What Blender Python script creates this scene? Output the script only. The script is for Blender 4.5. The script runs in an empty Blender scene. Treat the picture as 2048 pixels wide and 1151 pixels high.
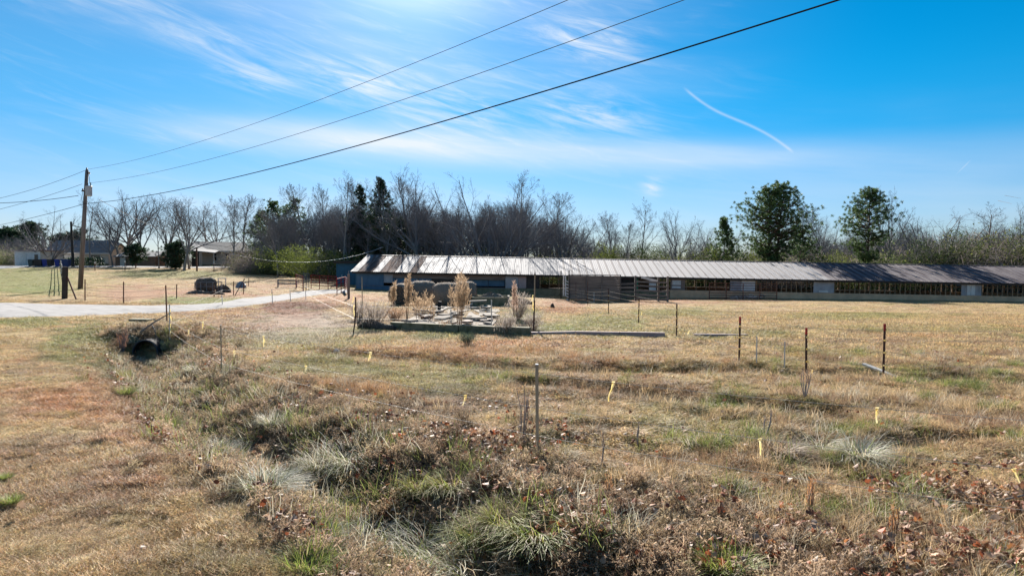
import bpy, math, random
import numpy as np
from mathutils import Vector, Matrix, Euler
R = math.radians
random.seed(7)
rng = np.random.default_rng(7)
sc = bpy.context.scene
COL = sc.collection

# ------------------------------------------------------------------ camera
F = 2048*24/36.0; PITCH = math.atan(45.5/F); CAMZ = 2.45
cam = bpy.data.cameras.new('camera'); cam.lens = 24; cam.sensor_width = 36
cam.clip_start = 0.05; cam.clip_end = 3000
co = bpy.data.objects.new('camera', cam); COL.objects.link(co)
co.location = (0, 0, CAMZ); co.rotation_euler = (math.pi/2 - PITCH, 0, 0)
sc.camera = co
# ------------------------------------------------------------------ sky and sun
SUN_AZ = R(-8.6); SUN_EL = R(27)
w = bpy.data.worlds.new('World'); sc.world = w; w.use_nodes = True
nt = w.node_tree; nt.nodes.clear()
def N(tree, t, **kw):
    n = tree.nodes.new(t)
    for k, v in kw.items():
        if k.startswith('i_'):
            n.inputs[k[2:].replace('_', ' ')].default_value = v
        else: setattr(n, k, v)
    return n
def math_(tree, op, a, b=None, c=None, clamp=False):
    n = tree.nodes.new('ShaderNodeMath'); n.operation = op; n.use_clamp = clamp
    for i, v in enumerate((a, b, c)):
        if v is None: continue
        if isinstance(v, (int, float)): n.inputs[i].default_value = v
        else: tree.links.new(v, n.inputs[i])
    return n.outputs[0]
sky = N(nt, 'ShaderNodeTexSky', sky_type='NISHITA', sun_disc=False)
sky.sun_elevation = SUN_EL; sky.sun_rotation = SUN_AZ; sky.altitude = 200
sky.air_density = 1.0; sky.dust_density = 0.05; sky.ozone_density = 3.0
hs = N(nt, 'ShaderNodeHueSaturation'); hs.inputs['Saturation'].default_value = 1.72; hs.inputs['Hue'].default_value = 0.493; hs.inputs['Value'].default_value = 0.86
nt.links.new(sky.outputs[0], hs.inputs['Color'])
geo = N(nt, 'ShaderNodeTexCoord'); sx = N(nt, 'ShaderNodeSeparateXYZ')
nt.links.new(geo.outputs['Generated'], sx.inputs[0])
DEG = 57.29578
az = math_(nt, 'MULTIPLY', math_(nt, 'ARCTAN2', sx.outputs[0], sx.outputs[1]), DEG)
el = math_(nt, 'MULTIPLY', math_(nt, 'ARCSINE', sx.outputs[2]), DEG)
def gaussn(v, c, s):     # exp(-((v-c)/s)^2)
    d = math_(nt, 'DIVIDE', math_(nt, 'SUBTRACT', v, c), s)
    return math_(nt, 'EXPONENT', math_(nt, 'MULTIPLY', math_(nt, 'MULTIPLY', d, d), -1.0))
def noise_sky(sxs, sys_, tilt, seed, detail=6, rough=0.6, dist=0.0):
    e2 = math_(nt, 'ADD', el, math_(nt, 'MULTIPLY', az, tilt))
    c = nt.nodes.new('ShaderNodeCombineXYZ')
    nt.links.new(math_(nt, 'MULTIPLY', az, sxs), c.inputs[0]); nt.links.new(math_(nt, 'MULTIPLY', e2, sys_), c.inputs[1]); c.inputs[2].default_value = seed
    n = N(nt, 'ShaderNodeTexNoise'); n.inputs['Scale'].default_value = 1; n.inputs['Detail'].default_value = detail
    n.inputs['Roughness'].default_value = rough; n.inputs['Distortion'].default_value = dist
    nt.links.new(c.outputs[0], n.inputs['Vector']); return n.outputs[0]
def mr(v, a, b, lo=0.0, hi=1.0):
    n = N(nt, 'ShaderNodeMapRange', interpolation_type='SMOOTHSTEP'); n.inputs[1].default_value = a; n.inputs[2].default_value = b
    n.inputs[3].default_value = lo; n.inputs[4].default_value = hi; nt.links.new(v, n.inputs[0]); return n.outputs[0]
MUL = lambda a, b: math_(nt, 'MULTIPLY', a, b)
ADD = lambda a, b: math_(nt, 'ADD', a, b)
n1 = noise_sky(0.035, 0.30, 0.10, 3.1, 7, 0.55); n2 = noise_sky(0.16, 1.1, 0.25, 8.3, 8, 0.65, 0.6); n3 = noise_sky(0.035, 0.16, 0.05, 1.7, 4)
side = mr(az, 3.0, 26.0, 1.0, 0.0)
low = mr(el, 3.0, 15.0, 1.0, 0.0)
envl = math_(nt, 'MAXIMUM', MUL(side, 0.9), MUL(low, 0.85))
streak = MUL(MUL(mr(n1, 0.40, 0.68), mr(n3, 0.30, 0.62)), envl)
wisps = MUL(MUL(mr(n2, 0.46, 0.80), mr(n3, 0.38, 0.60)), side)
band = MUL(MUL(gaussn(ADD(el, MUL(az, 0.045)), 9.3, 1.25), mr(az, -34, -16)), MUL(mr(az, 10.0, 34.0, 1.0, 0.25), mr(n1, 0.25, 0.60, 0.55, 1.0)))
def blob(a, e, sa, se, k):
    return MUL(MUL(gaussn(az, a, sa), gaussn(ADD(el, MUL(math_(nt, 'SUBTRACT', az, a), 0.12)), e, se)), MUL(mr(n2, 0.30, 0.72), k))
m = ADD(MUL(streak, 0.18), MUL(mr(az, -12.0, 30.0, 1.0, 0.0), 0.12))
for t in (MUL(wisps, 0.20), MUL(band, 0.62), blob(6.6, 18.0, 3.6, 1.5, .8), blob(7.0, 12.1, 4.5, 1.2, .7), blob(-12.5, 14.6, 4.5, 1.6, 0.6),
          blob(-20.5, 14.3, 3.0, 1.2, 0.6), blob(-33, 19.2, 5.5, 1.0, 0.5), blob(-5.0, 12.5, 5.0, 1.8, 0.6), blob(11.6, 6.4, 0.7, 0.6, 0.9), blob(-24.0, 16.6, 4.0, 1.2, .35)):
    m = ADD(m, t)
# a drifting contrail and two short faint ones
def trail(a0, e0, a1, e1, wd, k, bend=0.0):
    L = math.hypot(a1-a0, e1-e0); ux, uy = (a1-a0)/L, (e1-e0)/L
    da = math_(nt, 'SUBTRACT', az, a0); de = math_(nt, 'SUBTRACT', el, e0)
    s = ADD(MUL(da, ux), MUL(de, uy)); t = math_(nt, 'SUBTRACT', MUL(da, -uy), MUL(de, -ux))
    wob = MUL(math_(nt, 'SUBTRACT', n2, 0.5), 0.9 if wd > .1 else .1)
    sn = MUL(math_(nt, 'SINE', MUL(s, math.pi*2/L)), bend)
    d = gaussn(ADD(ADD(t, wob), sn), 0.0, wd)
    return MUL(MUL(d, k), MUL(mr(s, -0.2, 0.8), mr(s, L-0.5, L+.1, 1.0, 0.0)))
m = ADD(m, trail(14.0, 14.0, 22.3, 8.6, 0.10, 0.30, 0.22))
m = ADD(m, trail(32.9, 6.3, 33.8, 7.3, 0.03, 0.2))
# thin veil that is thicker towards the horizon and round the sun
sdir = Vector((math.sin(SUN_AZ)*math.cos(SUN_EL), math.cos(SUN_AZ)*math.cos(SUN_EL), math.sin(SUN_EL)))
vd = N(nt, 'ShaderNodeVectorMath', operation='DOT_PRODUCT'); nt.links.new(geo.outputs['Generated'], vd.inputs[0]); vd.inputs[1].default_value = sdir
ang = MUL(math_(nt, 'ARCCOSINE', math_(nt, 'MINIMUM', vd.outputs['Value'], 1.0)), DEG)
glow = ADD(MUL(gaussn(ang, 0.0, 6.3), 1.0), MUL(gaussn(ang, 0.0, 13.0), 0.22))
m = ADD(m, MUL(gaussn(el, 0.0, 8.0), 0.20))
m = math_(nt, 'MINIMUM', m, 0.92)
mix = N(nt, 'ShaderNodeMix', data_type='RGBA'); nt.links.new(m, mix.inputs['Factor'])
hz = N(nt, 'ShaderNodeMix', data_type='RGBA'); nt.links.new(mr(el, -2.0, 15.0), hz.inputs['Factor']); hz.inputs['A'].default_value = (0.42, 0.52, 0.86, 1); hz.inputs['B'].default_value = (1, 1, 1, 1)
hzm = N(nt, 'ShaderNodeMix', data_type='RGBA', blend_type='MULTIPLY'); hzm.inputs['Factor'].default_value = 1
nt.links.new(hs.outputs[0], hzm.inputs['A']); nt.links.new(hz.outputs['Result'], hzm.inputs['B']); nt.links.new(hzm.outputs['Result'], mix.inputs['A']); mix.inputs['B'].default_value = (6.4, 6.8, 7.3, 1)
mix2 = N(nt, 'ShaderNodeMix', data_type='RGBA', blend_type='ADD'); mix2.inputs['Factor'].default_value = 1
gl = N(nt, 'ShaderNodeMix', data_type='RGBA'); nt.links.new(math_(nt, 'MINIMUM', glow, 1.0), gl.inputs['Factor'])
gl.inputs['A'].default_value = (0, 0, 0, 1); gl.inputs['B'].default_value = (5.8, 5.6, 5.3, 1)
nt.links.new(mix.outputs['Result'], mix2.inputs['A']); nt.links.new(gl.outputs['Result'], mix2.inputs['B'])
bg = N(nt, 'ShaderNodeBackground'); bg.inputs['Strength'].default_value = 0.05
nt.links.new(mix2.outputs['Result'], bg.inputs['Color'])
wo = N(nt, 'ShaderNodeOutputWorld'); nt.links.new(bg.outputs[0], wo.inputs[0])
sl = bpy.data.lights.new('sun', 'SUN'); sl.energy = 5.0; sl.angle = R(0.53); sl.color = (1.0, 0.94, 0.86)
so = bpy.data.objects.new('sun', sl); COL.objects.link(so); so.location = (0, 0, 60)
so.rotation_euler = (-sdir).to_track_quat('-Z', 'Y').to_euler()
vs = sc.view_settings; vs.view_transform = 'Standard'; vs.look = 'None'; vs.gamma = 1.0; vs.use_curve_mapping = False; vs.exposure = 1.45
sc.cycles.max_bounces = 6; sc.cycles.transparent_max_bounces = 8; sc.cycles.diffuse_bounces = 3; sc.cycles.glossy_bounces = 2

# ------------------------------------------------------------------ small helpers
def ray(px, py):
    a = (px-1024)/F; b = (575.5-py)/F
    return np.array([a, math.cos(PITCH)+b*math.sin(PITCH), -math.sin(PITCH)+b*math.cos(PITCH)])
def at(px, py, D):                     # the point seen at (px,py) at distance D along Y
    r = ray(px, py); return np.array([0, 0, CAMZ]) + r*(D/r[1])
def proj(x, y, z):
    dz = z-CAMZ; zc = y*math.cos(PITCH)-dz*math.sin(PITCH); yc = y*math.sin(PITCH)+dz*math.cos(PITCH)
    zc = np.maximum(zc, .05)
    return 1024+F*x/zc, 575.5-F*yc/zc
def hsh(ix, iy, s):
    h = (ix.astype(np.int64)*374761393 + iy.astype(np.int64)*668265263 + s*1274126177) & 0xffffffff
    h = ((h ^ (h >> 13))*1103515245) & 0xffffffff
    return ((h ^ (h >> 16)) & 0xffff)/65535.0
def vnoise(x, y, s=0):
    ix = np.floor(x); iy = np.floor(y); fx = x-ix; fy = y-iy
    fx = fx*fx*(3-2*fx); fy = fy*fy*(3-2*fy)
    a = hsh(ix, iy, s); b = hsh(ix+1, iy, s); c = hsh(ix, iy+1, s); d = hsh(ix+1, iy+1, s)
    return (a*(1-fx)+b*fx)*(1-fy)+(c*(1-fx)+d*fx)*fy
def fbm(x, y, s=0, o=4):
    v = 0; a = .5; t = 0
    for i in range(o):
        v = v+a*vnoise(x, y, s+i*17); t += a; a *= .5; x = x*2.03+5.1; y = y*2.03+1.7
    return v/t
def sstep(v, a, b):
    t = np.clip((v-a)/(b-a), 0, 1); return t*t*(3-2*t)

# ------------------------------------------------------------------ terrain heights
CP = []
for px in (-1400, -600, 0, 512, 1024, 1536, 2048, 2650, 3400):
    for D in (2.5, 5.4, 8.7): CP.append((px, None, D, 0.0))
for px in (700, 1024, 1400, 1766, 2100, 2700):
    CP.append((px, None, 14.7, 0.0)); CP.append((px, None, 22, -0.02))
for px, py, D in ((0, 637, 28), (0, 603, 40), (132, 597, 44), (160, 577, 57), (300, 627, 33.5), (300, 610, 40), (450, 612, 40.5), (560, 592, 54),
                  (620, 583, 62), (20, 560, 70), (20, 545, 88), (0, 535, 102), (100, 533, 104), (250, 535, 104), (300, 562, 74), (330, 545, 95), (465, 541, 98), (430, 588, 50),
                  (560, 556, 82), (480, 532, 116), (380, 533, 116), (250, 531, 120), (60, 531, 120), (640, 560, 80), (712, 577, 70.5), (800, 612, 40.8), (1000, 612, 40.8),
                  (885, 583, 70), (1123, 591, 69.5), (1335, 603, 62), (1450, 595.5, 69.5), (1700, 598, 69), (2048, 603, 68), (1150, 606, 61), (1700, 606, 62), (2048, 611, 61), (2600, 616, 61), (2600, 612, 69),
                  (1217, 626, 34.8), (1600, 645, 28), (2048, 650, 28), (2600, 650, 28), (1277, 646, 28.5), (1353, 672, 23.4), (720, 655, 26.7), (1050, 668, 24.3)):
    CP.append((px, py, D, None))
for px, z in ((-900, 2.2), (0, 2.4), (512, 1.6), (900, .3), (1300, -.6), (2048, -1.1), (2900, -1.6)):
    CP.append((px, None, 130, z)); CP.append((px, None, 170, z*0.9))
CP += [(-700, None, 40, .5), (-700, None, 70, 1.4), (-700, None, 100, 2.1), (-1400, None, 20, .2), (2900, None, 40, -.5), (700, None, 95, .2), (1300, None, 95, -.8), (2048, None, 90, -1.2)]
P = []; Z = []
for px, py, D, z in CP:
    X, zz = ((px-1024)/F*D, z) if py is None else (lambda q: (q[0], q[2]))(at(px, py, D))
    P.append((X/D, 0.55*math.log(D))); Z.append(zz)
P = np.array(P); Z = np.array(Z)
def phi(r2): return 0.5*r2*np.log(r2+1e-9)
n = len(P); A = np.zeros((n+3, n+3))
A[:n, :n] = phi(((P[:, None]-P[None])**2).sum(-1)) + np.eye(n)*2e-3
A[:n, n] = 1; A[:n, n+1:] = P; A[n, :n] = 1; A[n+1:, :n] = P.T
W = np.linalg.solve(A, np.concatenate([Z, [0, 0, 0]]))
def base_h(x, y):
    x = np.asarray(x, float); y = np.asarray(y, float)
    sh = x.shape; x = x.ravel(); y = y.ravel()
    D = np.clip(y, 2.5, 170); u = np.clip(x/np.maximum(y, 2.5), -1.8, 1.75); v = .55*np.log(D)
    out = np.zeros(len(x))
    for i in range(0, len(x), 20000):
        q = np.stack([u[i:i+20000], v[i:i+20000]], 1)
        out[i:i+20000] = phi(((q[:, None]-P[None])**2).sum(-1))@W[:n] + W[n] + q@W[n+1:]
    return out.reshape(sh)
def flat(px, py): D = CAMZ*F/(py-530.0); return at(px, py, D)[:2]
DITCH = np.array([flat(*q) for q in ((292, 682), (300, 720), (345, 775), (440, 840), (620, 905), (770, 990), (985, 1110), (1150, 1230), (1500, 1500))])
def poly_dist(x, y, pl):
    best = np.full(np.shape(x), 1e9); side_ = np.zeros(np.shape(x))
    for a, b in zip(pl[:-1], pl[1:]):
        ab = b-a; t = np.clip(((x-a[0])*ab[0]+(y-a[1])*ab[1])/(ab@ab), 0, 1)
        dx = x-a[0]-t*ab[0]; dy = y-a[1]-t*ab[1]; d = np.hypot(dx, dy)
        s = np.sign(dx*ab[1]-dy*ab[0]); side_ = np.where(d < best, s, side_); best = np.minimum(best, d)
    return best, side_
SW1 = np.array([flat(*q) for q in ((690, 706), (800, 712), (960, 730), (1150, 738), (1330, 742), (1440, 738), (1560, 744), (1800, 752), (2048, 766), (2400, 780))])
SW2 = np.array([flat(*q) for q in ((1050, 770), (1200, 780), (1380, 800), (1500, 808), (1640, 830))])
SW5 = np.array([flat(*q) for q in ((585, 770), (660, 776), (730, 782), (790, 790))])
SW6 = np.array([flat(*q) for q in ((930, 705), (1060, 700), (1180, 722), (1330, 735), (1450, 735))])
SW3 = np.array([flat(*q) for q in ((1080, 850), (1230, 860))])
SW4 = np.array([flat(*q) for q in ((1600, 890), (1740, 905), (1880, 880), (1960, 880))])
def mound(x, y, px, py, r, h):
    c = flat(px, py); return h*np.exp(-(((x-c[0])/r)**2+((y-c[1])/r)**2))
def H(x, y):
    x = np.asarray(x, float); y = np.asarray(y, float)
    z = base_h(x, y)
    d, s = poly_dist(x, y, DITCH)
    near = np.clip((40-y)/25, 0, 1)
    wd = .75+.35*sstep(y, 8, 16)
    z = z - (.60+.25*sstep(y, 14, 20))*np.exp(-(d/wd)**2)*(1-sstep(y, 22.25, 23.3))
    z = z + .34*np.exp(-((y-24.3)/1.3)**2)*np.exp(-((x+12.0)/3.0)**2)
    for pl, dep, ww in ((SW1, .30, .8), (SW2, .32, .5), (SW3, .22, .35), (SW4, .26, .4)):
        d2, s2 = poly_dist(x, y, pl)
        z = z - dep*np.exp(-(d2/ww)**2)*(s2 < 5) + .10*np.exp(-((d2-1.1*ww)/ww)**2)
    rough = .25+.9*sstep(d, 0, .1)*0+.75*np.exp(-(d/2.4)**2)+.6*sstep(x, -3, 2)*sstep(y, 4, 7)*(1-sstep(y, 22, 40))
    z = z + near*rough*((fbm(x*1.3, y*1.3, 3, 3)-.5)*.20 + (fbm(x*5, y*5, 9, 2)-.5)*.10)
    z = z + (1-near)*(fbm(x*.5, y*.5, 21, 3)-.5)*.12*np.clip((y-5)/20, 0, 1)*(1-sstep(y, 60, 66)*.8)
    # trodden ground by the slab
    c = flat(610, 630); tz = np.exp(-(((x-c[0])/5.5)**2+((y-c[1])/7)**2))
    z = z + tz*((fbm(x*2.6, y*2.6, 31, 2)-.5)*.22)
    c = flat(600, 612); z = z + .28*np.exp(-(((x-c[0]-.4)/2.2)**2+((y-c[1])/2.0)**2))
    return z
def h1(x, y): return float(H(np.array([x]), np.array([y]))[0])
def gp(px, py):                        # ground point seen at a pixel
    r = ray(px, py); lo = 3.0; t = np.geomspace(3.5, 240, 260)
    x = r[0]/r[1]*t; z = CAMZ+r[2]/r[1]*t; g = H(x, t); k = np.where(z < g)[0]
    if len(k) == 0: D = 150.0
    else:
        i = k[0]
        if i == 0: D = t[0]
        else:
            a = z[i-1]-g[i-1]; b = g[i]-z[i]; D = t[i-1]+(t[i]-t[i-1])*a/(a+b)
    X = r[0]/r[1]*D
    return Vector((X, D, h1(X, D)))
def gd(px, D): X = (px-1024)/F*D; return Vector((X, D, h1(X, D)))

# ------------------------------------------------------------------ mesh building
class MB:
    def __init__(s): s.v = []; s.f = []; s.c = []
    def add(s, vs, fs, col=None):
        b = len(s.v); s.v += [tuple(map(float, q)) for q in vs]; s.f += [tuple(b+i for i in f) for f in fs]
        s.c += [col if col is not None else 1.0]*len(vs)
    def box(s, x0, x1, y0, y1, z0, z1):
        s.add([(x0,y0,z0),(x1,y0,z0),(x1,y1,z0),(x0,y1,z0),(x0,y0,z1),(x1,y0,z1),(x1,y1,z1),(x0,y1,z1)],
              [(0,3,2,1),(4,5,6,7),(0,1,5,4),(1,2,6,5),(2,3,7,6),(3,0,4,7)])
    def obox(s, a, b, wx, wz, up=(0, 0, 1)):      # beam from a to b
        a = Vector(a); b = Vector(b); d = (b-a).normalized(); u = Vector(up)
        if abs(d.dot(u)) > .98: u = Vector((0, 1, 0))
        r = d.cross(u).normalized()*wx/2; t = r.cross(d).normalized()*wz/2
        q = [a-r-t, a+r-t, a+r+t, a-r+t, b-r-t, b+r-t, b+r+t, b-r+t]
        s.add(q, [(0,3,2,1),(4,5,6,7),(0,1,5,4),(1,2,6,5),(2,3,7,6),(3,0,4,7)])
    def tube(s, pts, rad, n=6, cap=True):
        pts = [Vector(p) for p in pts]; m_ = len(pts)
        if isinstance(rad, (int, float)): rad = [rad]*m_
        b = len(s.v); ref = None
        for i, p in enumerate(pts):
            d = (pts[min(i+1, m_-1)]-pts[max(i-1, 0)])
            d = d.normalized() if d.length > 1e-9 else Vector((0, 0, 1))
            if ref is None: ref = d.orthogonal().normalized()
            ref = (ref-d*ref.dot(d)); ref = ref.normalized() if ref.length > 1e-6 else d.orthogonal().normalized()
            q = d.cross(ref)
            for k in range(n):
                a = 2*math.pi*k/n; s.v.append(tuple(p+(ref*math.cos(a)+q*math.sin(a))*rad[i])); s.c.append(1.0)
        for i in range(m_-1):
            for k in range(n):
                k2 = (k+1) % n; s.f.append((b+i*n+k, b+i*n+k2, b+(i+1)*n+k2, b+(i+1)*n+k))
        if cap and n > 2:
            s.f.append(tuple(b+k for k in range(n))[::-1]); s.f.append(tuple(b+(m_-1)*n+k for k in range(n)))
    def lathe(s, prof, n=20, M=None):
        b = len(s.v); M = M or Matrix.Identity(4)
        for r_, z_ in prof:
            for k in range(n):
                a = 2*math.pi*k/n; s.v.append(tuple(M@Vector((r_*math.cos(a), r_*math.sin(a), z_)))); s.c.append(1.0)
        for i in range(len(prof)-1):
            for k in range(n):
                k2 = (k+1) % n; s.f.append((b+i*n+k, b+i*n+k2, b+(i+1)*n+k2, b+(i+1)*n+k))
        s.f.append(tuple(b+k for k in range(n))[::-1]); s.f.append(tuple(b+(len(prof)-1)*n+k for k in range(n)))
    def mesh(s, name, mat_=None, smooth=False):
        me = bpy.data.meshes.new(name); me.from_pydata(s.v, [], s.f)
        if mat_: me.materials.append(mat_)
        if smooth: me.polygons.foreach_set('use_smooth', [True]*len(me.polygons))
        return me
    def build(s, name, mat_=None, parent=None, smooth=False, loc=None):
        return put(name, s.mesh(name, mat_, smooth), parent, loc)
def put(name, me, parent=None, loc=None):
    o = bpy.data.objects.new(name, me); COL.objects.link(o)
    if parent is not None: o.parent = parent
    if loc is not None: o.location = loc
    return o
def np_mesh(name, V, Fc, mat_=None, attrs=None, smooth=False):      # V (n,3); Fc (m,k) all the same k
    me = bpy.data.meshes.new(name); V = np.asarray(V, np.float32); Fc = np.asarray(Fc, np.int32)
    me.vertices.add(len(V)); me.vertices.foreach_set('co', V.ravel())
    if len(Fc):
        k = Fc.shape[1]; me.loops.add(Fc.size); me.polygons.add(len(Fc))
        me.loops.foreach_set('vertex_index', Fc.ravel()); me.polygons.foreach_set('loop_start', np.arange(0, Fc.size, k, dtype=np.int32))
        me.polygons.foreach_set('loop_total', np.full(len(Fc), k, np.int32))
        if smooth: me.polygons.foreach_set('use_smooth', np.ones(len(Fc), bool))
    for nm, (ty, arr) in (attrs or {}).items():
        a = me.attributes.new(nm, ty, 'POINT')
        a.data.foreach_set({'FLOAT': 'value', 'INT': 'value', 'FLOAT_COLOR': 'color', 'FLOAT_VECTOR': 'vector'}[ty], np.asarray(arr).ravel())
    me.update(); me.validate() if len(Fc) else None
    if mat_: me.materials.append(mat_)
    return me
def tag(o, label=None, cat=None, group=None, kind=None):
    if label: o['label'] = label
    if cat: o['category'] = cat
    if group: o['group'] = group
    if kind: o['kind'] = kind
    return o
def thing(name, label, cat, loc=(0, 0, 0), rz=0, group=None, rot=None):
    o = bpy.data.objects.new(name, None); COL.objects.link(o); o.location = loc; o.empty_display_size = .2
    o.rotation_euler = rot if rot else (0, 0, rz)
    return tag(o, label, cat, group)

# ------------------------------------------------------------------ materials
def mat(name, c1, c2=None, scale=3.0, rough=.8, metal=0.0, bump=0.0, stretch=(1, 1, 1), c3=None, spec=.3, detail=5, randobj=0.0, trans=0.0, coords='Object'):
    m_ = bpy.data.materials.new(name); m_.use_nodes = True; t = m_.node_tree; b = t.nodes['Principled BSDF']
    b.inputs['Roughness'].default_value = rough; b.inputs['Metallic'].default_value = metal; b.inputs['Specular IOR Level'].default_value = spec
    c2 = c2 or tuple(v*.75 for v in c1)
    tc = N(t, 'ShaderNodeTexCoord'); mp = N(t, 'ShaderNodeMapping'); mp.inputs['Scale'].default_value = stretch
    t.links.new(tc.outputs[coords], mp.inputs[0])
    no = N(t, 'ShaderNodeTexNoise'); no.inputs['Scale'].default_value = scale; no.inputs['Detail'].default_value = detail; no.inputs['Roughness'].default_value = .65
    t.links.new(mp.outputs[0], no.inputs['Vector'])
    cr = N(t, 'ShaderNodeValToRGB'); e = cr.color_ramp.elements; e[0].position = .36; e[1].position = .64
    e[0].color = (*c1, 1); e[1].color = (*c2, 1)
    if c3: x = e.new(.54); x.color = (*c3, 1)
    t.links.new(no.outputs[0], cr.inputs[0]); out = cr.outputs[0]
    if randobj:
        oi = N(t, 'ShaderNodeObjectInfo'); hv = N(t, 'ShaderNodeHueSaturation')
        t.links.new(math_(t, 'ADD', math_(t, 'MULTIPLY', oi.outputs['Random'], randobj), 1-randobj/2), hv.inputs['Value']); t.links.new(out, hv.inputs['Color']); out = hv.outputs[0]
    t.links.new(out, b.inputs['Base Color'])
    if bump:
        bp = N(t, 'ShaderNodeBump'); bp.inputs['Strength'].default_value = bump; bp.inputs['Distance'].default_value = .03
        t.links.new(no.outputs[0], bp.inputs['Height']); t.links.new(bp.outputs[0], b.inputs['Normal'])
    if trans:
        tr = N(t, 'ShaderNodeBsdfTranslucent'); ms = N(t, 'ShaderNodeMixShader'); ms.inputs[0].default_value = trans
        t.links.new(out, tr.inputs[0]); t.links.new(b.outputs[0], ms.inputs[1]); t.links.new(tr.outputs[0], ms.inputs[2])
        t.links.new(ms.outputs[0], t.nodes['Material Output'].inputs[0])
    return m_
def blade_mat(name, inst=True, trans=.35, rough=.6, base=None, spec=.25):
    m_ = bpy.data.materials.new(name); m_.use_nodes = True; t = m_.node_tree; b = t.nodes['Principled BSDF']
    b.inputs['Roughness'].default_value = rough; b.inputs['Specular IOR Level'].default_value = spec if rough < .8 else .05
    sh = N(t, 'ShaderNodeAttribute', attribute_name='shade')
    mx = N(t, 'ShaderNodeMix', data_type='RGBA', blend_type='MULTIPLY'); mx.inputs['Factor'].default_value = 1
    if inst:
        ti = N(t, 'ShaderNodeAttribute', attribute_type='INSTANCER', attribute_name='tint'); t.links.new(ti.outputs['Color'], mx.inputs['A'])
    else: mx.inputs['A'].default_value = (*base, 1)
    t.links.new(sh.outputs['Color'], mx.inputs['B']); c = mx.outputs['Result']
    t.links.new(c, b.inputs['Base Color'])
    tr = N(t, 'ShaderNodeBsdfTranslucent'); ms = N(t, 'ShaderNodeMixShader'); ms.inputs[0].default_value = trans
    t.links.new(c, tr.inputs[0]); t.links.new(b.outputs[0], ms.inputs[1]); t.links.new(tr.outputs[0], ms.inputs[2])
    t.links.new(ms.outputs[0], t.nodes['Material Output'].inputs[0])
    return m_
M = {}
M['bark'] = mat('grey_bark', (.27, .24, .215), (.14, .125, .11), 2.5, .9, bump=.4, stretch=(1, 1, .3))
M['twig'] = mat('twig_bark', (.215, .20, .20), (.125, .115, .115), .35, .9)
M['pinebark'] = mat('pine_bark', (.14, .085, .055), (.06, .04, .03), 3, .9, bump=.5, stretch=(1, 1, .3))
M['pine'] = blade_mat('pine_needles', False, .35, .5, (.085, .135, .045))
M['cedar'] = blade_mat('cedar_foliage', False, .25, .55, (.032, .062, .030))
M['shrub'] = blade_mat('shrub_leaves', False, .40, .9, (.115, .14, .032))
M['shrubd'] = blade_mat('dark_shrub_leaves', False, .35, .9, (.06, .085, .028))
M['wood'] = mat('weathered_wood', (.20, .165, .14), (.11, .088, .075), 3, .85, bump=.3, stretch=(.3, 1, 4), randobj=.4)
M['brownwood'] = mat('brown_boards', (.25, .185, .15), (.13, .09, .075), 2.5, .85, bump=.3, stretch=(.25, 1, 3), c3=(.20, .15, .12), randobj=.35)
M['darkwood'] = mat('dark_timber', (.055, .045, .038), (.03, .025, .022), 3, .85, bump=.3, randobj=.3)
M['stud'] = mat('raw_stud', (.42, .28, .17), (.24, .16, .10), 4, .85, randobj=.5)
M['steel'] = mat('galvanised_steel', (.22, .225, .24), (.15, .155, .165), 3, .7, .2)
M['rust'] = mat('rusty_steel', (.20, .085, .05), (.09, .045, .035), 8, .8, .1)
M['redpaint'] = mat('red_gate_paint', (.26, .028, .028), (.14, .025, .025), 5, .85, spec=.1)
M['redtip'] = mat('red_post_paint', (.50, .035, .03), (.33, .03, .025), 8, .5)
M['post'] = mat('brown_post_paint', (.10, .045, .035), (.045, .025, .022), 12, .6)
M['white'] = mat('white_paint', (.62, .61, .59), (.50, .48, .45), 2, .6)
M['rod'] = mat('fibreglass_rod', (.46, .36, .24), (.30, .23, .16), 4, .7, stretch=(1, 1, .4))
M['paleRod'] = mat('pale_rod', (.62, .60, .55), (.45, .43, .40), 5, .5)
M['wire'] = mat('polywire', (.42, .37, .30), (.28, .24, .19), 40, .5)
M['cable'] = mat('black_cable', (.03, .031, .035), (.02, .02, .023), 3, 1.0, spec=0)
M['alu'] = mat('aluminium_line', (.10, .11, .13), (.07, .08, .09), 3, 1.0, spec=0)
M['palecable'] = mat('pale_service_cable', (.62, .62, .60), (.45, .45, .44), 3, .4)
M['ribbon'] = mat('yellow_ribbon', (.85, .62, .16), (.85, .76, .45), 9, .45, trans=.4)
M['concrete'] = mat('pale_concrete', (.30, .265, .225), (.13, .10, .075), 2.6, .95, bump=.7, spec=.1, c3=(.29, .26, .225))
M['kerb'] = mat('mossy_concrete', (.20, .18, .12), (.09, .09, .045), 3.5, .9, bump=.5, c3=(.15, .14, .085))
M['log'] = mat('rotting_log', (.10, .085, .07), (.035, .03, .026), 6, .95, bump=.8, stretch=(3, 3, .5))
M['hay'] = mat('weathered_hay', (.20, .15, .105), (.075, .055, .04), 14, .95, bump=.9, stretch=(1, 5, 1), c3=(.22, .18, .145))
M['hayd'] = mat('rotten_hay', (.16, .12, .09), (.055, .042, .035), 9, .95, bump=.9)
M['sill'] = mat('sill_concrete', (.66, .42, .25), (.48, .31, .19), 1.2, .85, bump=.2)
M['bluewall'] = mat('blue_grey_sheet', (.075, .15, .22), (.055, .115, .175), 2, .6, stretch=(1, 1, .4))
M['tealwall'] = mat('teal_painted_metal', (.028, .13, .20), (.022, .10, .155), 1.5, .55)
M['ply'] = mat('grey_plywood', (.36, .35, .35), (.25, .24, .24), 1.6, .8, bump=.15, c3=(.31, .30, .31), randobj=.2)
M['plyred'] = mat('stained_plywood', (.40, .30, .28), (.28, .21, .20), 1.6, .8)
M['dirtfloor'] = mat('litter_floor', (.14, .10, .07), (.07, .05, .035), 1.5, .95)
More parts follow.
